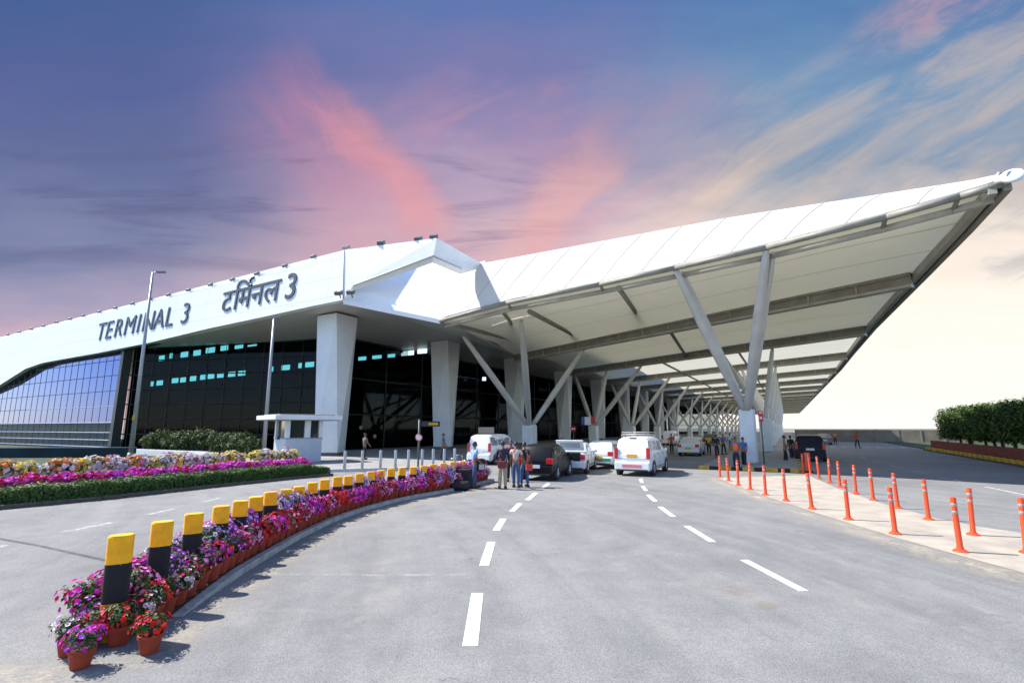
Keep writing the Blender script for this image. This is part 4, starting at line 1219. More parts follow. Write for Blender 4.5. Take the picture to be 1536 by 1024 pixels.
# ================================================================ flowers, hedge, shrubs, trees
def leaf_mat(name, a, b, c=None):
    m = bpy.data.materials.new(name); m.use_nodes = True
    nt = m.node_tree; n = NT(nt); bs = nt.nodes["Principled BSDF"]
    ge = n.new("ShaderNodeNewGeometry")
    col = n.ramp(ge.outputs["Random Per Island"], [(0.0, a), (0.55, b), (1.0, c or b)])
    nt.links.new(col, bs.inputs["Base Color"]); bs.inputs["Roughness"].default_value = .55; bs.inputs["Specular IOR Level"].default_value = .35
    tr = n.new("ShaderNodeBsdfTranslucent"); nt.links.new(col, tr.inputs[0])
    mx = n.new("ShaderNodeMixShader"); mx.inputs[0].default_value = .28
    out = [x for x in nt.nodes if x.type == 'OUTPUT_MATERIAL'][0]
    nt.links.new(bs.outputs[0], mx.inputs[1]); nt.links.new(tr.outputs[0], mx.inputs[2]); nt.links.new(mx.outputs[0], out.inputs[0])
    return m
LEAF = leaf_mat("petunia_leaf", (.022, .06, .016, 1), (.05, .12, .028, 1), (.10, .19, .045, 1))
TERRA = mat("terracotta_pot", (0.34, 0.048, 0.018), .85, col2=(.24, .03, .012, 1), scale=7, bump=.1, bscale=40)
TREEL = leaf_mat("tree_leaf", (.018, .045, .009, 1), (.055, .11, .02, 1), (.14, .20, .04, 1))
SHRUBL = leaf_mat("shrub_leaf", (.010, .024, .008, 1), (.045, .08, .018, 1), (.13, .16, .05, 1))
HEDGEL = leaf_mat("hedge_leaf", (.022, .055, .012, 1), (.055, .115, .02, 1), (.12, .19, .045, 1))
BARK = mat("brown_bark", (.09, .065, .045), .9, var=.4, scale=6)
def leaf_quad(mb, c, nrm, L, Wd):
    nrm = Vector(nrm).normalized(); up = Vector((random.uniform(-1, 1), random.uniform(-1, 1), random.uniform(-1, 1)))
    x = nrm.cross(up)
    if x.length < 1e-3: return
    x.normalize(); y = nrm.cross(x)
    c = Vector(c)
    mb.add([c - x * L, c - y * Wd + nrm * L * .15, c + x * L, c + y * Wd + nrm * L * .15], [(0, 1, 2, 3)])
def bloom(mb, c, nrm, r, mi, eye):
    nrm = Vector(nrm).normalized(); up = Vector((random.uniform(-1, 1), random.uniform(-1, 1), random.uniform(-1, 1)))
    x = nrm.cross(up); x.normalize(); y = nrm.cross(x); c = Vector(c)
    k = 10; vs = [c - nrm * r * .35]
    for i in range(k):
        q = 2 * math.pi * i / k; rr = r * (1.0 if i % 2 == 0 else .78)
        vs.append(c + (x * math.cos(q) + y * math.sin(q)) * rr + nrm * r * random.uniform(-.08, .12))
    mb.mi = mi; mb.add(vs, [(0, 1 + i, 1 + (i + 1) % k) for i in range(k)])
    if eye is not None:
        vs = [c - nrm * r * .20] + [c + (x * math.cos(2 * math.pi * i / 5) + y * math.sin(2 * math.pi * i / 5)) * r * .40 - nrm * r * .10 for i in range(5)]
        mb.mi = eye; mb.add(vs, [(0, 1 + i, 1 + (i + 1) % 5) for i in range(5)])
def petal(name, col):
    m = bpy.data.materials.new(name); m.use_nodes = True
    nt = m.node_tree; n = NT(nt); bs = nt.nodes["Principled BSDF"]
    ge = n.new("ShaderNodeNewGeometry")
    c = n.ramp(ge.outputs["Random Per Island"], [(0, tuple(x * .62 for x in col) + (1,)), (.5, tuple(col) + (1,)), (1, tuple(min(1, x * 1.25 + .02) for x in col) + (1,))])
    nt.links.new(c, bs.inputs["Base Color"]); bs.inputs["Roughness"].default_value = .6; bs.inputs["Specular IOR Level"].default_value = .2
    tr = n.new("ShaderNodeBsdfTranslucent"); nt.links.new(c, tr.inputs[0]); mx = n.new("ShaderNodeMixShader"); mx.inputs[0].default_value = .22
    out = [x for x in nt.nodes if x.type == 'OUTPUT_MATERIAL'][0]
    nt.links.new(bs.outputs[0], mx.inputs[1]); nt.links.new(tr.outputs[0], mx.inputs[2]); nt.links.new(mx.outputs[0], out.inputs[0])
    return m
PM = {"magenta": petal("magenta_petal", (.74, .035, .46)), "violet": petal("violet_petal", (.50, .075, .62)), "crimson": petal("crimson_petal", (.50, .012, .06)),
      "red": petal("red_petal", (.72, .03, .018)), "white": petal("white_petal", (.76, .72, .74)), "pink": petal("pink_petal", (.75, .20, .42)),
      "lilac": petal("lilac_petal", (.42, .30, .62)), "yellow": petal("yellow_petal", (.76, .58, .08)), "cream": petal("cream_petal", (.76, .68, .46)), "orange": petal("orange_petal", (.72, .25, .05))}
def make_pot(name, colours, eye, R0=.25, zc=.33, nl=330, nb=46, rb=.031, pot=True, rise=.17):
    """flowering plant in a clay pot; root at the pot's foot"""
    r_ = empty(name, (0, 0, -50))
    if pot:
        mb = MB(); mb.lathe([(0, 0), (.095, 0), (.105, .01), (.135, .185), (.15, .19), (.153, .235), (.138, .238), (.13, .20), (0, .195)], n=14); mb.build("pot", TERRA, r_, sharp=40)
    mb = MB()
    lumps = [(random.uniform(-.08, .08), random.uniform(-.08, .08), random.uniform(-.03, .07), random.uniform(.6, .9)) for _ in range(5)]
    def surf(out):
        lx, ly, lz, ls = random.choice(lumps)
        q = random.uniform(0, 6.283); w = random.uniform(-.8, 1)
        s = math.sqrt(max(0, 1 - w * w)); n = Vector((s * math.cos(q), s * math.sin(q), w))
        p = Vector((lx + n.x * R0 * ls * out, ly + n.y * R0 * ls * out, zc + lz + n.z * rise * ls * out))
        return p, n
    for _ in range(nl):
        p, n = surf(random.uniform(.4, 1.0)); leaf_quad(mb, p, n + Vector((0, 0, .4)) + Vector((random.uniform(-.6, .6), random.uniform(-.6, .6), 0)), random.uniform(.022, .04), random.uniform(.012, .02))
    for _ in range(8):
        p, n = surf(.9); mb.tube((0, 0, .2), p, .004, .003, n=3, caps=False)
    mb.build("foliage", LEAF, r_)
    mb = MB()
    mats = [PM[c] for c in colours] + ([PM[eye]] if eye else [])
    for _ in range(nb):
        p, n = surf(random.uniform(1.0, 1.14))
        if n.z < -.35: n.z *= .3
        k = 0 if (len(colours) == 1 or random.random() < .72) else 1
        bloom(mb, p, n + Vector((0, 0, .25)), rb * random.uniform(.6, 1.25), k, len(colours) if eye else None)
    mb.build("blossoms", mats, r_)
    return r_
random.seed(11)
VAR = [("magenta", make_pot("potted_petunia", ["magenta", "violet"], None, nb=95)),
       ("violet", make_pot("potted_petunia", ["violet", "lilac"], "white", nb=90)),
       ("crimson", make_pot("potted_petunia", ["crimson", "pink"], None, nb=84)),
       ("scarlet", make_pot("potted_petunia", ["red", "crimson"], None, nb=86)),
       ("white and crimson", make_pot("potted_petunia", ["white", "crimson"], "magenta", nb=78)),
       ("pink", make_pot("potted_petunia", ["pink", "magenta"], "white", nb=90)),
       ("lilac and white", make_pot("potted_petunia", ["lilac", "white"], "violet", nb=82)),
       ("deep magenta", make_pot("potted_petunia", ["magenta", "crimson"], None, nb=95))]
VD = dict(VAR)
DENSE = {"magenta": (["magenta", "violet"], None), "violet": (["violet", "lilac"], "white"), "crimson": (["crimson", "pink"], None), "scarlet": (["red", "crimson"], None),
         "white and crimson": (["white", "crimson"], "magenta"), "pink": (["pink", "magenta"], "white"), "lilac and white": (["lilac", "white"], "violet"), "deep magenta": (["magenta", "crimson"], None)}
for k_, (c_, e_) in DENSE.items(): VD["dense " + k_] = make_pot("potted_petunia", c_, e_, nl=170, nb=190, R0=.27, rise=.20)
used_v = set()
def place_plant(proto, key, p, rz, sc, label, cat, group):
    o = proto if key not in used_v else copy_tree(proto)
    used_v.add(key)
    o.location = p; o.rotation_euler = (0, 0, rz); o.scale = (sc, sc, sc)
    tag(o, label, cat, group); return o
near_seq = ["scarlet", "white and crimson", "scarlet", "crimson", "white and crimson", "crimson", "pink", "magenta", "scarlet", "violet", "crimson", "white and crimson", "pink", "scarlet", "crimson", "magenta"]
GR = "potted petunias in the flower strip"
def gap_name(s):
    if s < bol_s[0]: return "in front of the nearest bollard"
    for i in range(NBOL - 1):
        if bol_s[i] <= s < bol_s[i + 1]: return f"between the {ordinal(i + 1)} and {ordinal(i + 2)} bollards"
    return "past the last bollard"
seen_l = {}
def petunia(col, s, off, z, sc, row):
    p, h = kerb_at(s, off); z = z - .105 + bed_z(s)
    lab = f"{col} potted petunia, {row}, {gap_name(s)}"
    seen_l[lab] = seen_l.get(lab, 0) + 1
    if seen_l[lab] > 1: lab = lab.replace(" potted petunia,", " potted petunia, farther one,", 1) if seen_l[lab] == 2 else lab.replace(" potted petunia,", " potted petunia, %s," % ordinal(seen_l[lab]), 1)
    kc = col if s < 3.2 else "dense " + col
    place_plant(VD[kc], kc, Vector((p.x + random.uniform(-.02, .02), p.y + random.uniform(-.02, .02), z)), random.uniform(0, 6.28), sc, lab, "potted plant", GR)
# two pots standing on the road at the very tip, and two beside
tip = [("white and crimson", -4.36, 5.47, .73), ("magenta", -4.02, 5.20, .74), ("scarlet", -3.60, 5.52, .75), ("violet", -4.46, 5.90, .85), ("crimson", -4.30, 5.66, .72)]
tl = ["white and crimson potted petunia on the road at the strip's outermost tip", "magenta potted petunia on the road at the tip, in front of the nearest bollard",
      "scarlet potted petunia on the kerb corner just right of the nearest bollard", "violet potted petunia on the left side of the nearest bollard", "crimson potted petunia tucked behind the two tip pots"]
for (c, x, y, sc), l in zip(tip, tl):
    place_plant(VD[c], c, Vector((x, y, .008)), random.uniform(0, 6), sc, l, "potted plant", GR)
s = .42; i = 0
while s < KLEN - .3:
    c = near_seq[i % 16] if s < 6 else random.choice(["magenta", "magenta", "violet", "crimson", "pink", "scarlet", "white and crimson", "lilac and white", "pink"])
    petunia(c, s, .26, .105, random.uniform(.80, .9) if s < 2 else random.uniform(.92, 1.08), "kerbside row"); s += .285; i += 1
s = .62; i = 0
while s < KLEN - .3:
    if min(abs(s - b) for b in bol_s) > .2:
        c = random.choice(["violet", "magenta", "violet", "lilac and white", "deep magenta", "pink"]) if s < 6 else random.choice(["magenta", "deep magenta", "violet", "lilac and white", "pink", "magenta"])
        petunia(c, s, .50, .17 + min(.12, max(0, s - 2) * .05), random.uniform(.98, 1.12) + min(.12, max(0, s - 2) * .05), "middle row")
    s += .30; i += 1
s = .75
while s < KLEN - .3:
    c = random.choice(["magenta", "violet", "lilac and white", "deep magenta", "magenta"])
    petunia(c, s, .80, .15, random.uniform(.95, 1.1), "far-side row"); s += .40
# ---- left bed: clipped hedge then rows of flowering plants
random.seed(21)
BL = [Vector((p.x, p.y, 0)) for p in BED]
def bed_line(off, n):
    out = []
    Ls = [0]
    for a, b in zip(BL[:-1], BL[1:]): Ls.append(Ls[-1] + (b - a).length)
    for i in range(n):
        s = Ls[-1] * (i + .5) / n; j = 0
        while j < len(BL) - 2 and Ls[j + 1] < s: j += 1
        a, b = BL[j], BL[j + 1]; t = (b - a).normalized()
        out.append((a + t * (s - Ls[j]) + Vector((-t.y, t.x, 0)) * off, t, s / Ls[-1]))
    return out
mb = MB()
HL = bed_line(.15, 90)
hw, hh = 1.15, .40
for p, t, f in HL:
    nrm = Vector((-t.y, t.x, 0))
    for _ in range(150 if f > .25 else 60):
        face = random.random(); q = random.uniform(-.5, .5) * .22
        hgt = hh * (1 if f < .93 else 1 - .35 * (f - .93) / .07) * (1 + .08 * math.sin(f * 70) + .05 * math.sin(f * 213))
        if face < .5: c = p + t * q * 1.2 + nrm * random.uniform(-.03, .06) + Vector((0, 0, .10 + random.random() * hgt)); n = -nrm
        else: c = p + t * q * 1.2 + nrm * random.uniform(0, hw) + Vector((0, 0, .10 + hgt + random.gauss(0, .03))); n = Vector((0, 0, 1))
        leaf_quad(mb, c, n + Vector((random.uniform(-.7, .7), random.uniform(-.7, .7), random.uniform(-.3, .7))), random.uniform(.035, .065), random.uniform(.02, .035))
core = MB()
for a, b in zip(HL[:-1], HL[1:]):
    n1 = Vector((-a[1].y, a[1].x, 0)); n2 = Vector((-b[1].y, b[1].x, 0))
    core.prism([a[0] + n1 * .08, b[0] + n2 * .08, b[0] + n2 * (hw - .05), a[0] + n1 * (hw - .05)], .1, .44 if a[2] < .93 else .36)
ho = core.build("hedge", mat("hedge_core", (.012, .025, .008), .9))
tag(ho, "long low clipped green hedge curving along the left road", "hedge")
fo = mb.build("foliage", HEDGEL, ho)
YV = [("yellow", make_pot("flowering_plant", ["yellow", "cream"], None, R0=.24, zc=.44, nl=110, nb=44, rb=.062, rise=.2)),
      ("white", make_pot("flowering_plant", ["white", "cream"], None, R0=.24, zc=.44, nl=110, nb=44, rb=.062, rise=.2)),
      ("pale pink", make_pot("flowering_plant", ["white", "pink"], None, R0=.24, zc=.44, nl=110, nb=44, rb=.062, rise=.2)),
      ("orange", make_pot("flowering_plant", ["orange", "cream"], None, R0=.24, zc=.44, nl=110, nb=40, rb=.06, rise=.2)),
      ("purple", make_pot("flowering_plant", ["magenta", "violet"], None, R0=.26, zc=.38, nl=90, nb=64, rb=.05, rise=.16)),
      ("crimson", make_pot("flowering_plant", ["crimson", "magenta"], None, R0=.26, zc=.38, nl=90, nb=64, rb=.05, rise=.16))]
YD = dict(YV)
def bed_row(off, n, z, choices, rowname, sc0, fmin=.0):
    pts = [q for q in bed_line(off, n) if q[2] > fmin]
    for i, (p, t, f) in enumerate(pts):
        c = choices(f)
        lab = f"{c} flowering plant, {rowname} behind the clipped hedge, {ordinal(len(pts) - i)} from the booth end"
        place_plant(YD[c], "bed_" + c, Vector((p.x + random.uniform(-.05, .05), p.y + random.uniform(-.05, .05), z)), random.uniform(0, 6.28), sc0 * random.uniform(.88, 1.14), lab, "flowering plant", "flowering plants behind the hedge")
bed_row(1.6, 56, .16, lambda f: random.choice(["purple", "purple", "crimson"]) if f > .45 else random.choice(["crimson", "crimson", "purple"]), "front row", 1.0, .18)
bed_row(2.15, 52, .20, lambda f: random.choice(["purple", "purple", "purple", "crimson"]), "middle row", 1.0, .2)
bed_row(2.8, 58, .32, lambda f: random.choice(["yellow", "yellow", "white", "yellow", "pale pink"]) if f > .6 else random.choice(["white", "pale pink", "yellow", "white", "orange"]), "back row", 1.3, .2)
# a soil bank under the rows so the pots stand on something
mb = MB()
for off0, off1, z in ((1.32, 1.86, .16), (1.86, 2.45, .20), (2.45, 3.15, .32)):
    A = bed_line(off0, 60); B = bed_line(off1, 60)
    for (a, _, _), (b, _, _), (c, _, _), (d, _, _) in zip(A[:-1], A[1:], B[1:], B[:-1]): mb.prism([a, b, c, d], .1, z)
tag(mb.build("soil_bank", SOIL), kind="structure")
# ---- shrubs before the glazed recess
def crown_mesh(mb, dims, n, clumps, leaf, flat=False):
    """leaf faces spread through clumps filling a box-like crown"""
    cl = []
    for _ in range(clumps):
        while True:
            q = Vector((random.uniform(-1, 1), random.uniform(-1, 1), random.uniform(-1, 1)))
            if flat or q.length < 1: break
        cl.append((Vector((q.x * dims[0] * .78, q.y * dims[1] * .78, q.z * dims[2] * .80)), random.uniform(.20, .36) * min(dims) + .08))
    for _ in range(n):
        c, r = random.choice(cl)
        v = Vector((random.gauss(0, 1), random.gauss(0, 1), random.gauss(0, 1))).normalized()
        leaf_quad(mb, c + v * r * random.uniform(.55, 1.1) * (1.25 if random.random() < .06 else 1), v + Vector((0, 0, .5)) + Vector((random.uniform(-.5, .5), random.uniform(-.5, .5), 0)), leaf * random.uniform(.7, 1.3), leaf * .55 * random.uniform(.7, 1.2))
random.seed(33)
shr = []
for k in range(3):
    r_ = empty("shrub", (0, 0, -60))
    mb = MB()
    for _ in range(5):
        a = random.uniform(0, 6.28); mb.tube((0, 0, 0), (math.cos(a) * .5, math.sin(a) * .5, random.uniform(.8, 1.4)), .035, .012, n=5)
    mb.build("stem", BARK, r_)
    mb = MB(); crown_mesh(mb, (1.15, 1.0, .85), 1300, 26, .085); mb.v = [(x, y, z + 1.05) for x, y, z in mb.v]
    mb.build("foliage", SHRUBL, r_); shr.append(r_)
for i in range(10):
    u = 224 + i * 17.2
    o = shr[i] if i < 3 else copy_tree(shr[i % 3])
    p = D(u, 676, 23.6 + random.uniform(-.5, .6)); o.location = (p.x, p.y, .1)
    o.rotation_euler = (0, 0, random.uniform(0, 6.28)); sc = random.uniform(.85, 1.12); o.scale = (sc, sc, sc * random.uniform(.95, 1.12))
    tag(o, f"dark green leafy shrub before the glazed recess, {ordinal(i + 1)} from the blue glass wall", "shrub", "shrubs before the glazed recess")
# ---- clipped trees on the right
trees = []
for k in range(3):
    r_ = empty("clipped_tree", (0, 0, -60))
    mb = MB(); mb.tube((0, 0, 0), (random.uniform(-.1, .1), 0, 1.5), .13, .09, n=8)
    for _ in range(6):
        a = random.uniform(0, 6.28); mb.tube((0, 0, 1.2), (math.cos(a) * .9, math.sin(a) * .9, random.uniform(1.9, 2.9)), .06, .02, n=5)
    mb.build("trunk", BARK, r_)
    mb = MB(); crown_mesh(mb, (1.9, 1.7, 1.38), 8500, 150, .105, True); mb.v = [(x, y, z + 2.52) for x, y, z in mb.v]
    mb.build("crown", TREEL, r_); trees.append(r_)
i = 0; d = 66.0
while d > 20:
    o = trees[i] if i < 3 else copy_tree(trees[i % 3])
    p = W(d, 13.1 + random.uniform(-.2, .2)); o.location = (p.x, p.y, .1); o.rotation_euler = (0, 0, random.uniform(0, 6.28))
    o.scale = (random.uniform(.95, 1.1), random.uniform(.95, 1.1), random.uniform(.97, 1.04))
    tag(o, f"small bushy clipped tree above the red-brown wall, {ordinal(i + 1)} from the far end of its row", "tree", "clipped trees behind the planter wall")
    d -= 2.7; i += 1
# ================================================================ vehicles
GLASSD = mat("car_glass", (.018, .03, .038), .06, spec=.8)
GLASSB = mat("car_glass_blue", (.05, .11, .17), .08, spec=.8)
TYRE = mat("tyre_rubber", (.018, .018, .018), .85); RIM = mat("alloy_rim", (.45, .45, .46), .35, metal=.7); TRIM = mat("black_car_trim", (.02, .02, .022), .6)
TAIL = mat("tail_light_red", (.50, .015, .02), .2, spec=.7); HEADL = mat("headlight_glass", (.55, .57, .6), .15, spec=.8); PLY = mat("yellow_plate", (.70, .38, .03), .5); PLW = mat("white_plate", (.7, .7, .68), .5)
def paint(name, c, metal=0.0): return mat(name, c, .32, metal=metal, coat=.25 if c[0] > .1 else .1, spec=.4, var=.05, scale=2)
PROF = {
 'mpv': (4.5, .86, [(0, .92, 0), (.03, 1.10, 0), (.30, 1.70, 1), (.9, 1.78, 1), (1.9, 1.79, 1), (2.75, 1.70, 1), (3.40, 1.16, 0), (4.15, 1.02, 0), (4.42, .86, 0), (4.5, .60, 0)], 1.08),
 'suv': (4.5, .92, [(0, .95, 0), (.04, 1.14, 0), (.24, 1.68, 1), (.9, 1.76, 1), (2.0, 1.76, 1), (2.65, 1.68, 1), (3.25, 1.20, 0), (4.15, 1.10, 0), (4.42, .95, 0), (4.5, .62, 0)], 1.12),
 'van': (4.0, .82, [(0, .95, 0), (.03, 1.12, 0), (.16, 1.72, 1), (.8, 1.82, 1), (2.4, 1.82, 1), (3.0, 1.74, 1), (3.55, 1.12, 0), (3.85, .95, 0), (4.0, .65, 0)], 1.08),
 'sedan': (4.2, .84, [(0, .80, 0), (.06, .98, 0), (.70, 1.04, 0), (1.20, 1.40, 1), (1.7, 1.46, 1), (2.3, 1.45, 1), (2.6, 1.38, 1), (3.20, 1.00, 0), (3.9, .86, 0), (4.14, .74, 0), (4.2, .55, 0)], .96),
 'hatch': (3.7, .80, [(0, .80, 0), (.05, 1.0, 0), (.34, 1.40, 1), (.8, 1.49, 1), (1.6, 1.50, 1), (2.1, 1.42, 1), (2.70, 1.02, 0), (3.4, .88, 0), (3.64, .75, 0), (3.7, .55, 0)], .98)}
WHEEL_ME = {}
def car(name, kind, loc, heading, body_m, label, cat, plate=PLY, rack=False, boot=False, stripe=None, glass=GLASSD, beacon=False, wr=.31):
    """heading: degrees to the right of straight ahead"""
    L, hw, st, belt = PROF[kind]
    r_ = empty(name, loc, -R(heading), label, cat)
    zc = .24
    off = -L / 2
    def section(y, zt, cab, e):
        t = y / L
        w = hw * (1 - .10 * max(0, (t - .72) / .28) ** 2 - .05 * max(0, (.10 - t) / .10) ** 2)
        zb = min(belt, zt - .03)
        wt = w * (.80 if cab else .93)
        half = [(w * .90, zc), (w * .985, zc + .10), (w, (zc + zb) * .55), (w * .975, zb), (wt, zt - (.07 if cab else .025)), (wt * .86, zt), (0, zt + .015)]
        return [Vector((x, y + off, z)) for x, z in half] + [Vector((-x, y + off, z)) for x, z in half[-2::-1]]
    secs = [section(y, zt, c, 0) for y, zt, c in st]
    mb = MB(); mb.grid([s for s in secs], smooth=True)
    mb.smooth = False
    mb.add(secs[0], [list(range(13))]); mb.add(secs[-1], [list(range(12, -1, -1))])
    # floor
    mb.add([secs[0][0], secs[-1][0], secs[-1][-1], secs[0][-1]], [(0, 1, 2, 3)])
    mb.build("body", body_m, r_, sharp=32)
    cab = [i for i, (_, _, c) in enumerate(st) if c]
    def panel(name, a, b, c, d, inset=(.06, .06), m=glass, lift=.008):
        a, b, c, d = map(Vector, (a, b, c, d))
        n = (b - a).cross(d - a).normalized(); cen = (a + b + c + d) / 4
        if n.dot(cen - Vector((0, 0, .8))) < 0: n = -n
        def q(u, v): return lerp(lerp(a, b, u), lerp(d, c, u), v) + n * lift
        iu, iv = inset
        mb = MB(); P = [q(iu, iv), q(1 - iu, iv), q(1 - iu, 1 - iv), q(iu, 1 - iv)]
        mb.slab(P, -n * .006); mb.build(name, m, r_)
    i0, i1 = cab[0], cab[-1]
    s0, s1 = secs[i0 - 1], secs[i0]
    panel("rear_window", s0[9], s0[3], s1[4], s1[8], (.07, .10))
    s0, s1 = secs[i1], secs[i1 + 1]
    panel("windscreen", s1[9], s1[3], s0[4], s0[8], (.05, .06))
    ya = st[i0][0] + .02; yb = st[i1][0] - .02
    nwin = 2 if kind in ('sedan', 'hatch') else 3
    for sgn in (0, 1):
        A = section(ya, st[i0 + 1][1] - .03, 1, 0); B = section(yb, st[i1][1], 1, 0)
        for k in range(nwin):
            pa, pb = k / nwin, (k + 1) / nwin
            jb, jt = (3, 4) if sgn == 0 else (9, 8)
            lo0, lo1 = lerp(A[jb], B[jb], pa), lerp(A[jb], B[jb], pb); hi0, hi1 = lerp(A[jt], B[jt], pa), lerp(A[jt], B[jt], pb)
            panel("side_window", lo0, lo1, hi1, hi0, (.05, .12), glass, .014)
    # wheels: tyre with its rim
    for sx in (-1, 1):
        for y in (.72, L - .82):
            c = (sx * (hw - .09), y + off, wr)
            mb = MB(); mb.lathe([(wr * .62, -.095), (wr * .90, -.105), (wr, -.06), (wr, .06), (wr * .90, .105), (wr * .62, .095)], c, 20, ax='x'); t = mb.build("wheel", TYRE, r_, sharp=50)
            mb = MB(); o = sx * .088
            mb.lathe([(0.0, o * 1.02), (wr * .16, o), (wr * .20, o * .8), (wr * .52, o * .8), (wr * .60, o * 1.05), (wr * .64, o)], c, 20, ax='x')
            for k in range(5):
                q = k * 1.2566
                mb.tube((c[0] + o * .92, c[1], c[2]), (c[0] + o * .98, c[1] + math.cos(q) * wr * .58, c[2] + math.sin(q) * wr * .58), .024, n=4)
            mb.build("rim", RIM, t, sharp=40)
            mb = MB(); mb.lathe([(wr * .95, sx * .092), (wr * 1.20, sx * .098), (wr * 1.20, -sx * .05)], c, 20, ax='x'); mb.build("wheel_arch", TRIM, r_)
    # bumpers, lights, plate, mirrors, handles
    mb = MB(); mb.bbox((0, off - .03, .46), (hw * 1.90, .20, .36), .05); mb.build("rear_bumper", body_m, r_)
    mb = MB(); mb.bbox((0, off - .05, .285), (hw * 1.7, .16, .09), .02); mb.build("lower_trim", TRIM, r_)
    mb = MB(); mb.bbox((0, -off - .02, .44), (hw * 1.62, .18, .34), .05); mb.build("front_bumper", body_m, r_)
    mb = MB()
    for sx in (-1, 1):
        for f in (.22, .46, .70):
            mb.box((sx * hw * .985, off + L * f, .66), (.035 * hw, .012, .60))
        mb.box((sx * hw * .992, off + L * .46, .40), (.02, L * .46, .03))
    mb.box((0, off - .002, belt - .28), (hw * 1.5, .02, .012))
    mb.build('door_seam', TRIM, r_)
    tall = kind in ('mpv', 'suv', 'van')
    for sx in (-1, 1):
        mb = MB()
        if tall: mb.bbox((sx * hw * .865, off + .02, 1.04), (.17, .10, .52), .03)
        else: mb.bbox((sx * hw * .80, off + .01, .82), (.30, .12, .24), .03)
        mb.build("tail_light", TAIL, r_)
        mb = MB(); mb.bbox((sx * hw * .66, -off - .10, .70), (.34, .20, .16), .03); mb.build("headlight", HEADL, r_)
        mb = MB(); mb.bbox((sx * (hw + .08), st[i1 + 1][0] + off - .35, belt + .04), (.20, .09, .14), .03); mb.build("side_mirror", body_m, r_)
        for f in (.36, .60):
            mb = MB(); mb.bbox((sx * (hw + .006), off + L * f, belt - .10), (.03, .17, .035), .008); mb.build("door_handle", TRIM, r_)
    mb = MB(); zp = .80 if tall else .60
    if kind == 'mpv': zp = .93
    mb.bbox((0, off - (.035 if zp > .7 else .14), zp), (.50, .02, .14), .005); mb.build("number_plate", plate, r_)
    if kind == 'mpv':
        mb = MB(); mb.bbox((0, off - .135, .47), (.9, .012, .13), .004); mb.build("bumper_sticker", mat("pink_red_sticker", (.60, .12, .13), .5, col2=(.7, .3, .3, 1), scale=20), r_)
        mb = MB(); mb.bbox((0, off + .30, 1.74), (.34, .06, .05), .012); mb.build("brake_lamp", TAIL, r_)
        mb = MB(); mb.bbox((.1, off - .02, .82), (1.0, .03, .05), .01); mb.build("tailgate_handle", body_m, r_)
    if stripe:
        for sx in (-1, 1):
            mb = MB(); mb.box((sx * (hw + .004), 0, .52), (.012, L * .82, .20)); mb.build("side_stripe", stripe, r_)
        mb = MB(); mb.box((0, off - .138, .50), (hw * 1.7, .012, .16)); mb.build("rear_stripe", stripe, r_)
    if rack:
        mb = MB(); zt = max(z for _, z, _ in st)
        for sx in (-1, 1): mb.tube((sx * .58, off + .5, zt + .10), (sx * .58, off + 2.6, zt + .10), .022, n=5)
        for k in range(6):
            y = off + .5 + k * .42; mb.tube((-.58, y, zt + .10), (.58, y, zt + .10), .018, n=5)
            for sx in (-1, 1): mb.tube((sx * .58, y, zt - .02), (sx * .58, y, zt + .10), .016, n=4)
        mb.path([(-.58, off + .5, zt + .2), (.58, off + .5, zt + .2), (.58, off + 2.6, zt + .2), (-.58, off + 2.6, zt + .2), (-.58, off + .5, zt + .2)], .018, 5)
        mb.build("roof_rack", BEAML, r_)
    if boot:
        mb = MB(); mb.bbox((0, off + .02, .83), (hw * 1.36, .30, .40), .03); mb.mi = 1; mb.bbox((-.2, off - .13, .80), (.5, .03, .26), .01); mb.build("boot_opening", [mat("dark_boot_interior", (.008, .008, .009), .9), mat("dark_luggage", (.025, .02, .02), .8)], r_)
        mb = MB(); mb.bbox((0, off + .50, 1.36), (hw * 1.62, .07, .62), .03, rx=R(38)); mb.build("boot_lid", body_m, r_)
        mb = MB(); mb.box((0, off + .455, 1.36), (hw * 1.2, .02, .30), rx=R(38)); mb.build("lid_lining", mat("grey_lid_lining", (.30, .33, .34), .6), r_)
    if beacon:
        mb = MB(); zt = max(z for _, z, _ in st); mb.lathe([(.0, 0), (.09, 0), (.10, .05), (.07, .22), (0, .25)], (-.1, off + 1.4, zt + .02), 10); mb.build("roof_beacon", TAIL, r_)
    return r_
WP = paint("white_car_paint", (.78, .79, .79)); SP = paint("silver_car_paint", (.60, .63, .66)); BP = mat("black_car_paint", (.006, .006, .008), .35, spec=.22); NP = mat("navy_black_car_paint", (.008, .011, .020), .35, spec=.22); CP = paint("cream_white_car_paint", (.66, .65, .60)); GP = paint("grey_car_paint", (.16, .17, .18))
GREEN = mat("green_stripe", (.02, .30, .20), .4)
def at_px(u, v, back):
    """rear bumper foot at a ground point; returns the centre given the heading"""
    p = G(u, v, .006); return p
def place(name, kind, u, v, heading, *a, **k):
    L = PROF[kind][0]; p = G(u, v, .006); h = R(heading)
    return car(name, kind, p + Vector((math.sin(h), math.cos(h), 0)) * (L / 2), heading, *a, **k)
place("taxi_van", "mpv", 949, 714, 27, WP, "white people carrier taxi with roof rack and yellow plate, driving away under the canopy", "taxi", rack=True, glass=GLASSB, beacon=False, wr=.33)
place("sedan_car", "sedan", 853, 711, 17, SP, "silver white sedan with its boot lid raised, beside the black hatchback", "car", plate=PLW, boot=True)
place("taxi_car", "hatch", 899, 703, 27, WP, "small white taxi with green stripes between the sedan and the people carrier", "taxi", stripe=GREEN, plate=PLY)
place("hatchback_car", "hatch", 803, 721, 20, BP, "black hatchback at the kerb behind the group of travellers", "car", plate=PLW)
place("minivan", "van", 718, 697, 24, WP, "white van parked beside the flower strip behind the travellers", "van", plate=PLW, glass=GLASSB)
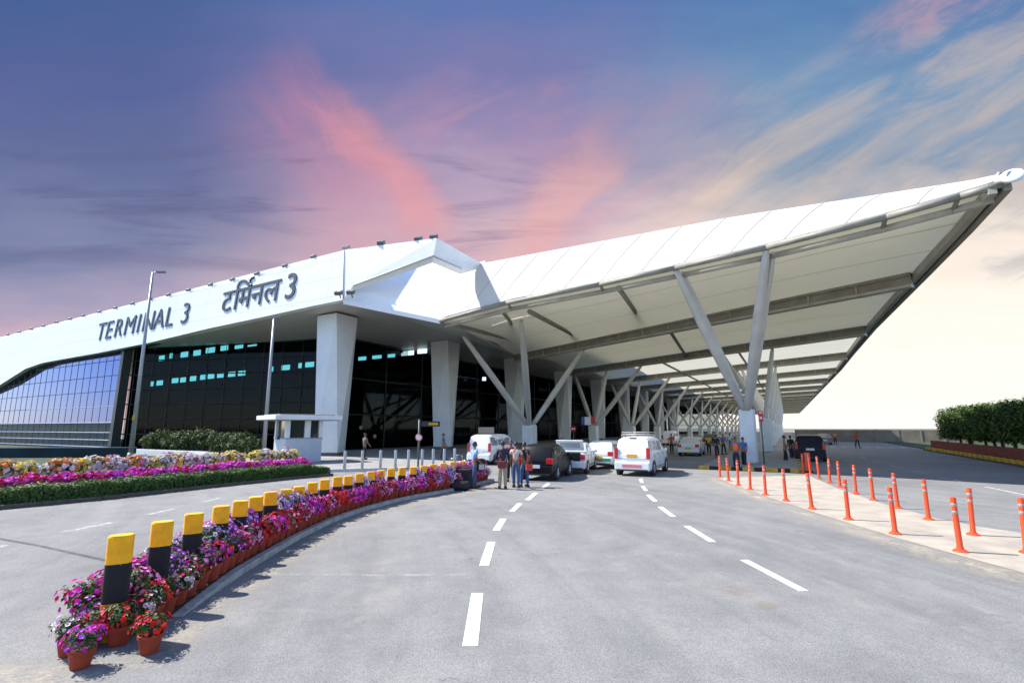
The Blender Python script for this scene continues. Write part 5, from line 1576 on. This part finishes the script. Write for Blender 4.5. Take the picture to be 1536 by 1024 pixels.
place("taxi_car", "sedan", 1033, 684, 27, CP, "cream sedan taxi with a yellow plate farther under the canopy", "taxi", plate=PLY)
place("sport_utility_car", "suv", 1217, 692, 27, NP, "dark navy sport utility car on the right-hand road beside the column island", "car", plate=PLW)
place("sedan_car", "sedan", 1238, 667, 27, GP, "grey car beyond the navy sport utility car on the right-hand road", "car", plate=PLW)
place("sedan_car", "sedan", 1236, 655, 26, SP, "far pale car near the boundary wall on the right-hand road", "car", plate=PLW)
place("hatchback_car", "hatch", 962, 684, 27, GP, "dark grey hatchback in the canopy shade, half hidden by the people carrier", "car", plate=PLW)
place("taxi_car", "sedan", 1064, 668, 27, BP, "black taxi far down the shaded drop-off lane", "taxi", plate=PLY)
place("minivan", "van", 1003, 668, 27, WP, "small white van far down the shaded inner lane", "van", plate=PLY)
# ================================================================ people and luggage
SKINM = mat("brown_skin", (.24, .115, .07), .55); HAIRM = mat("black_hair", (.012, .010, .010), .6); EYEM = mat("dark_eye", (.01, .01, .01), .3); LIPM = mat("lip", (.20, .06, .05), .5)
SHOE = mat("dark_shoe", (.03, .025, .022), .6)
def skin_mesh(V, E, Rad, root=0, sub=1):
    me = bpy.data.meshes.new("body"); me.from_pydata([tuple(v) for v in V], E, [])
    o = bpy.data.objects.new("body", me); COL.objects.link(o)
    mo = o.modifiers.new("Skin", 'SKIN'); mo.use_smooth_shade = True; mo.branch_smoothing = .6
    for i, r in enumerate(Rad):
        sv = me.skin_vertices[0].data[i]; sv.radius = r if isinstance(r, tuple) else (r, r); sv.use_root = (i == root)
    ss = o.modifiers.new("Subdivision", 'SUBSURF'); ss.levels = sub; ss.render_levels = sub
    dg = bpy.context.evaluated_depsgraph_get(); dg.update()
    m2 = bpy.data.meshes.new_from_object(o.evaluated_get(dg))
    vs = [tuple(v.co) for v in m2.vertices]; fs = [list(p.vertices) for p in m2.polygons]
    bpy.data.objects.remove(o); bpy.data.meshes.remove(me); bpy.data.meshes.remove(m2)
    return vs, fs
def add_smooth(mb, vf): mb.smooth = True; mb.add(*vf); mb.smooth = False
def person(loc, heading, label, shirt, trousers, pose=None, H=1.70, hair="short", sleeve="short", vest=None, cap=None, group=None):
    """faces +y before turning; pose: stride, arms (each bend forward), lean"""
    P = dict(stride=.12, la=(.10, .35), ra=(.10, .35), lean=.0, turn=0)
    P.update(pose or {})
    r_ = empty("person", loc, -R(heading), label, "person", group)
    k = H / 1.72; sd = P["stride"]; ln = P["lean"]
    pel = Vector((0, 0, .95)); spn = Vector((0, ln * .3, 1.13)); chs = Vector((0, ln * .7, 1.33)); nck = Vector((0, ln, 1.475)); hd0 = Vector((0, ln + .01, 1.55))
    def arm(sx, a):
        """a = (upper swing forward, elbow bend) in radians"""
        sh = Vector((sx * .175, ln * .9, 1.405)); q = a[0]
        el = sh + Vector((sx * .055, math.sin(q) * .28, -math.cos(q) * .28)); q2 = q + a[1]
        wr = el + Vector((sx * .01, math.sin(q2) * .25, -math.cos(q2) * .25)); pm = wr + Vector((0, math.sin(q2) * .09, -math.cos(q2) * .09))
        return sh, el, wr, pm, q2
    def legj(sx, s):
        hp = Vector((sx * .085, 0, .90)); kn = Vector((sx * .095, s * .55 + .02, .49)); an = Vector((sx * .10, s, .085)); to = an + Vector((sx * .02, .15, -.05))
        return hp, kn, an, to
    LA, RA = arm(-1, P["la"]), arm(1, P["ra"]); LL, RL = legj(-1, sd), legj(1, -sd)
    V = [pel, spn, chs, nck, hd0]; Ed = [(0, 1), (1, 2), (2, 3), (3, 4)]; Ra = [(.135, .10), (.125, .095), (.155, .11), (.058, .058), (.06, .06)]
    for A in (LA, RA):
        b = len(V); V += [A[0], A[1], A[2], A[3]]; Ed += [(2, b), (b, b + 1), (b + 1, b + 2), (b + 2, b + 3)]; Ra += [.062, .046, .032, (.038, .02)]
    for Lg in (LL, RL):
        b = len(V); V += [Lg[0], Lg[1], Lg[2], Lg[3]]; Ed += [(0, b), (b, b + 1), (b + 1, b + 2), (b + 2, b + 3)]; Ra += [.088, .062, .042, .035]
    mb = MB(); add_smooth(mb, skin_mesh([v * k for v in V], Ed, [tuple(x * k for x in r) if isinstance(r, tuple) else r * k for r in Ra]))
    # head
    hc = Vector((0, ln + .02, 1.615))
    mb.smooth = True
    hv = []; n = 14; rr = 9
    for i in range(rr + 1):
        ph = math.pi * i / rr
        for j in range(n):
            q = 2 * math.pi * j / n; s = math.sin(ph); z = math.cos(ph)
            jaw = 1 - .22 * max(0, -z)
            hv.append((hc + Vector((math.cos(q) * s * .075 * jaw, math.sin(q) * s * .095 * jaw, z * .118))) * k)
    mb.add(hv, [(i * n + j, (i + 1) * n + j, (i + 1) * n + (j + 1) % n, i * n + (j + 1) % n) for i in range(rr) for j in range(n)])
    mb.smooth = False
    mb.tube((hc + Vector((0, .088, .02))) * k, (hc + Vector((0, .112, -.025))) * k, .008 * k, .016 * k, n=6)
    for sx in (-1, 1):
        mb.bbox((hc + Vector((sx * .078, -.005, -.005))) * k, (.018 * k, .04 * k, .06 * k), .006 * k)
        mb.mi = 1; mb.box((hc + Vector((sx * .03, .089, .018))) * k, (.022 * k, .01 * k, .010 * k)); mb.mi = 0
    mb.mi = 2; mb.box((hc + Vector((0, .085, -.058))) * k, (.045 * k, .012 * k, .010 * k)); mb.mi = 0
    # fingers and thumbs
    for sx, A in ((-1, LA), (1, RA)):
        q = A[4]; dn = Vector((0, math.sin(q), -math.cos(q))); fw = Vector((0, math.cos(q), math.sin(q)))
        for f in range(4):
            b0 = A[3] + fw * ((f - 1.5) * .019); ln_ = (.062, .072, .068, .05)[f]
            m1 = b0 + dn * ln_ * .55 + Vector((-sx * .006, 0, 0)); m2 = m1 + dn * ln_ * .5 + Vector((-sx * .022, 0, 0))
            mb.tube(b0 * k, m1 * k, .009 * k, .0085 * k, n=5); mb.tube(m1 * k, m2 * k, .0085 * k, .006 * k, n=5)
        t0 = A[2] + dn * .03 + fw * .03; t1 = t0 + dn * .035 + fw * .022; t2 = t1 + dn * .03 + Vector((-sx * .012, 0, 0))
        mb.tube(t0 * k, t1 * k, .011 * k, .010 * k, n=5); mb.tube(t1 * k, t2 * k, .010 * k, .007 * k, n=5)
    mb.build("body", [SKINM, EYEM, LIPM], r_)
    # hair
    mb = MB(); mb.smooth = True; hv = []
    drop = -.2 if hair == "short" else -.9
    for i in range(7):
        ph = (math.pi * .60) * i / 6
        for j in range(n):
            q = 2 * math.pi * j / n; s = math.sin(ph); z = math.cos(ph)
            fr = max(0, math.sin(q))
            z2 = z if not (fr > .3 and z < .38) else .38
            hv.append((hc + Vector((math.cos(q) * s * .083, math.sin(q) * s * .102 - .006, z2 * .128 + .006))) * k)
    mb.add(hv, [(i * n + j, (i + 1) * n + j, (i + 1) * n + (j + 1) % n, i * n + (j + 1) % n) for i in range(6) for j in range(n)])
    mb.smooth = False
    mb.build("hair" if not cap else "cap", cap or HAIRM, r_)
    # clothes: shells over the limbs
    V = [pel + Vector((0, 0, -.06)), spn, chs, nck - Vector((0, 0, .035))]; Ed = [(0, 1), (1, 2), (2, 3)]; Ra = [(.158, .122), (.142, .112), (.172, .126), (.075, .075)]
    for A in (LA, RA):
        b = len(V); e = lerp(A[0], A[1], .72) if sleeve == "short" else A[1]
        V += [A[0], e]; Ed += [(2, b), (b, b + 1)]; Ra += [.078, .064]
        if sleeve != "short": V.append(lerp(A[1], A[2], .92)); Ed.append((b + 1, b + 2)); Ra.append(.046)
    mb = MB(); add_smooth(mb, skin_mesh([v * k for v in V], Ed, [tuple(x * k for x in r) if isinstance(r, tuple) else r * k for r in Ra])); mb.build("shirt", shirt, r_)
    V = [pel, pel + Vector((0, 0, .06))]; Ed = [(0, 1)]; Ra = [(.150, .112), (.148, .110)]
    for Lg in (LL, RL):
        b = len(V); V += [Lg[0], Lg[1], Lg[2] + Vector((0, 0, .02))]; Ed += [(0, b), (b, b + 1), (b + 1, b + 2)]; Ra += [.104, .078, .062]
    mb = MB(); add_smooth(mb, skin_mesh([v * k for v in V], Ed, [tuple(x * k for x in r) if isinstance(r, tuple) else r * k for r in Ra])); mb.build("trousers", trousers, r_)
    for Lg in (LL, RL):
        mb = MB(); c = lerp(Lg[2], Lg[3], .45); mb.bbox((c.x * k, c.y * k + .01, .05 * k), (.10 * k, .27 * k, .10 * k), .035 * k); mb.build("shoe", SHOE, r_)
    if vest:
        V = [pel + Vector((0, 0, .02)), spn, chs, nck - Vector((0, 0, .06))]
        mb = MB(); add_smooth(mb, skin_mesh([v * k for v in V], [(0, 1), (1, 2), (2, 3)], [(.170 * k, .135 * k), (.16 * k, .13 * k), (.20 * k, .142 * k), (.10 * k, .09 * k)])); mb.build("vest", vest, r_)
    return r_
def cl(name, c): return mat(name, c, .85, var=.2, scale=14)
JEANS = cl("blue_denim", (.05, .10, .22)); KHAKI = cl("khaki_cotton", (.36, .29, .20)); NAVY = cl("navy_cotton", (.02, .022, .05)); LBLUE = cl("light_blue_cotton", (.25, .36, .62)); PINKS = cl("pale_pink_cotton", (.62, .46, .44)); BLACKC = cl("black_cotton", (.018, .018, .02)); ORV = cl("orange_vest_cloth", (.85, .16, .03)); REDC = cl("red_cotton", (.60, .05, .03)); TANC = cl("tan_cotton", (.34, .25, .16)); BLUEC = cl("mid_blue_cotton", (.07, .14, .30)); GREYC = cl("grey_cotton", (.16, .16, .17)); WHC = cl("white_cotton", (.62, .62, .62)); YELC = cl("yellow_cotton", (.60, .46, .03)); MAR = cl("maroon_cotton", (.18, .03, .04))
def gp_(u, v): p = G(u, v, .006); return p
random.seed(5)
person(gp_(711, 731.5), 60, "person in a light blue shirt and blue jeans standing beside the black suitcases", LBLUE, JEANS, dict(stride=.10, la=(.15, .5), ra=(-.1, .9)), 1.68)
person(gp_(754, 733), 355, "person in a navy top and khaki trousers seen from behind, middle of the group", NAVY, KHAKI, dict(stride=.04, la=(.2, .9), ra=(.2, .9)), 1.72, sleeve="long")
person(gp_(774, 731), 12, "person in a pale pink shirt and blue jeans standing next to the black hatchback", PINKS, JEANS, dict(stride=.05, la=(.1, .3), ra=(.3, .7)), 1.68)
person(gp_(787, 730), 330, "person in a black top and jeans standing close to the pink-shirted traveller", BLACKC, JEANS, dict(stride=.08, la=(.3, .8), ra=(.1, .4)), 1.66)
person(gp_(766, 722), 180, "person in a maroon top facing the camera behind the travellers", MAR, BLACKC, dict(stride=.05), 1.68)
pv_ = G(1105.5, 704, .006)
person(pv_, 200, "airport worker in an orange vest standing left of the big front column", BLUEC, NAVY, dict(stride=.1, la=(.1, .4), ra=(.1, .5)), 1.72, vest=ORV)
person(G(1117, 701, .006), 230, "person in a blue shirt beside the worker in the orange vest", BLUEC, BLACKC, dict(stride=.08), 1.68)
person(W(70, 5.0, .006), 190, "distant person in a bright red top walking on the right-hand road", REDC, NAVY, dict(stride=.22), 1.75)
person(W(86, 3.6, .006), 180, "far person in an orange-red top near the boundary wall", ORV, NAVY, dict(stride=.1), 1.7)
person(G(1179, 694, .006), 110, "person in tan clothes standing between the column island and the navy car", TANC, BLACKC, dict(stride=.1, la=(.3, .6), ra=(.1, .3)), 1.72)
person(G(1188, 690, .006), 60, "person in black beside the navy sport utility car", BLACKC, NAVY, dict(stride=.1), 1.7)
for i, (u, v, sh, tr, hd, lab) in enumerate(((1064, 682, YELC, NAVY, 200, "person in yellow on the shaded lane ahead of the orange-vested worker"), (1076, 686, BLACKC, BLACKC, 30, "person in black in the shade left of the orange-vested worker"), (1086, 681, BLUEC, BLACKC, 170, "person in blue standing far back in the canopy shade"),
        (940, 690, GREYC, BLACKC, 300, "person in grey walking in the shade beyond the green striped taxi"), (842, 698, REDC, BLACKC, 90, "person in red on the shaded pavement behind the silver sedan"), (1096, 675, WHC, GREYC, 30, "person in white far under the canopy by the column row"), (1008, 680, REDC, NAVY, 20, "person in red standing near the cream taxi"), (546, 689, GREYC, BLACKC, 40, "person in grey inside the dark bay between the two nearest columns"), (664, 690, BLUEC, NAVY, 100, "person in blue before the foot of the second terminal column"))):
    person(G(u, v, .006 if u > 700 else .15), hd, lab, sh, tr, dict(stride=.12, la=(.1, .5), ra=(.2, .5)), 1.70)
# --- luggage
CASE = mat("black_suitcase_fabric", (.014, .014, .016), .7, var=.3, scale=20)
def suitcase(p, rz, h, w, label, m=CASE):
    r_ = empty("suitcase", p, rz, label, "suitcase")
    mb = MB(); mb.bbox((0, 0, .05 + h / 2), (w, .28, h), .045); mb.build("shell", m, r_)
    mb = MB()
    for sx in (-1, 1): mb.tube((sx * .11, .08, h + .04), (sx * .11, .08, h + .34), .010, n=5)
    mb.tube((-.13, .08, h + .34), (.13, .08, h + .34), .016, n=6); mb.build("pull_handle", STEEL, r_)
    for sx in (-1, 1):
        mb = MB(); mb.lathe([(0, -.015), (.035, -.015), (.035, .015), (0, .015)], (sx * w * .4, .09, .036), 10, ax='x'); mb.build("wheel", TRIM, r_)
    return r_
suitcase(gp_(681, 731.5), .2, .72, .50, "tall black suitcase at the end of the petunia row, left one")
suitcase(gp_(697, 732.5), -.25, .66, .50, "black suitcase beside the blue-shirted traveller's legs")
suitcase(gp_(690, 727), .5, .80, .46, "black suitcase standing behind the other two")
r_ = empty("duffel_bag", gp_(690, 735.5), .1, "black duffel bag lying before the suitcases", "bag")
mb = MB(); mb.lathe([(0, -.34), (.13, -.33), (.165, -.24), (.17, .24), (.13, .33), (0, .34)], (0, 0, .17), 14, ax='x'); mb.build("body", CASE, r_)
mb = MB(); mb.path([(-.15, 0, .33), (-.12, 0, .43), (.12, 0, .43), (.15, 0, .33)], .014, 5); mb.build("handle", CASE, r_)
r_ = empty("backpack", gp_(719, 731) + Vector((.05, -.1, .62)), .4, "black backpack held by the blue-shirted traveller", "bag")
mb = MB(); mb.bbox((0, 0, .22), (.32, .20, .46), .07); mb.mi = 1; mb.bbox((0, -.11, .15), (.22, .05, .2), .02); mb.build("body", [CASE, mat("white_bag_patch", (.45, .42, .42), .7)], r_)
r_ = empty("shoulder_bag", gp_(789, 730) + Vector((.12, -.16, .62)), .2, "red shoulder bag hanging at the side of the black-topped traveller", "bag")
mb = MB(); mb.bbox((0, 0, .12), (.26, .12, .26), .04); mb.build("body", REDC, r_); mb = MB(); mb.path([(-.1, 0, .24), (-.06, 0.04, .62), (.1, 0, .24)], .01, 5); mb.build("strap", REDC, r_)
r_ = empty("shoulder_bag", gp_(753, 733) + Vector((0.0, -.20, .78)), 0, "dark red bag slung across the back of the navy-topped traveller", "bag")
mb = MB(); mb.bbox((0, 0, .1), (.32, .12, .26), .04); mb.build("body", MAR, r_); mb = MB(); mb.path([(-.13, .02, .2), (-.08, .06, .55), (.13, 0.02, .2)], .01, 5); mb.build("strap", MAR, r_)
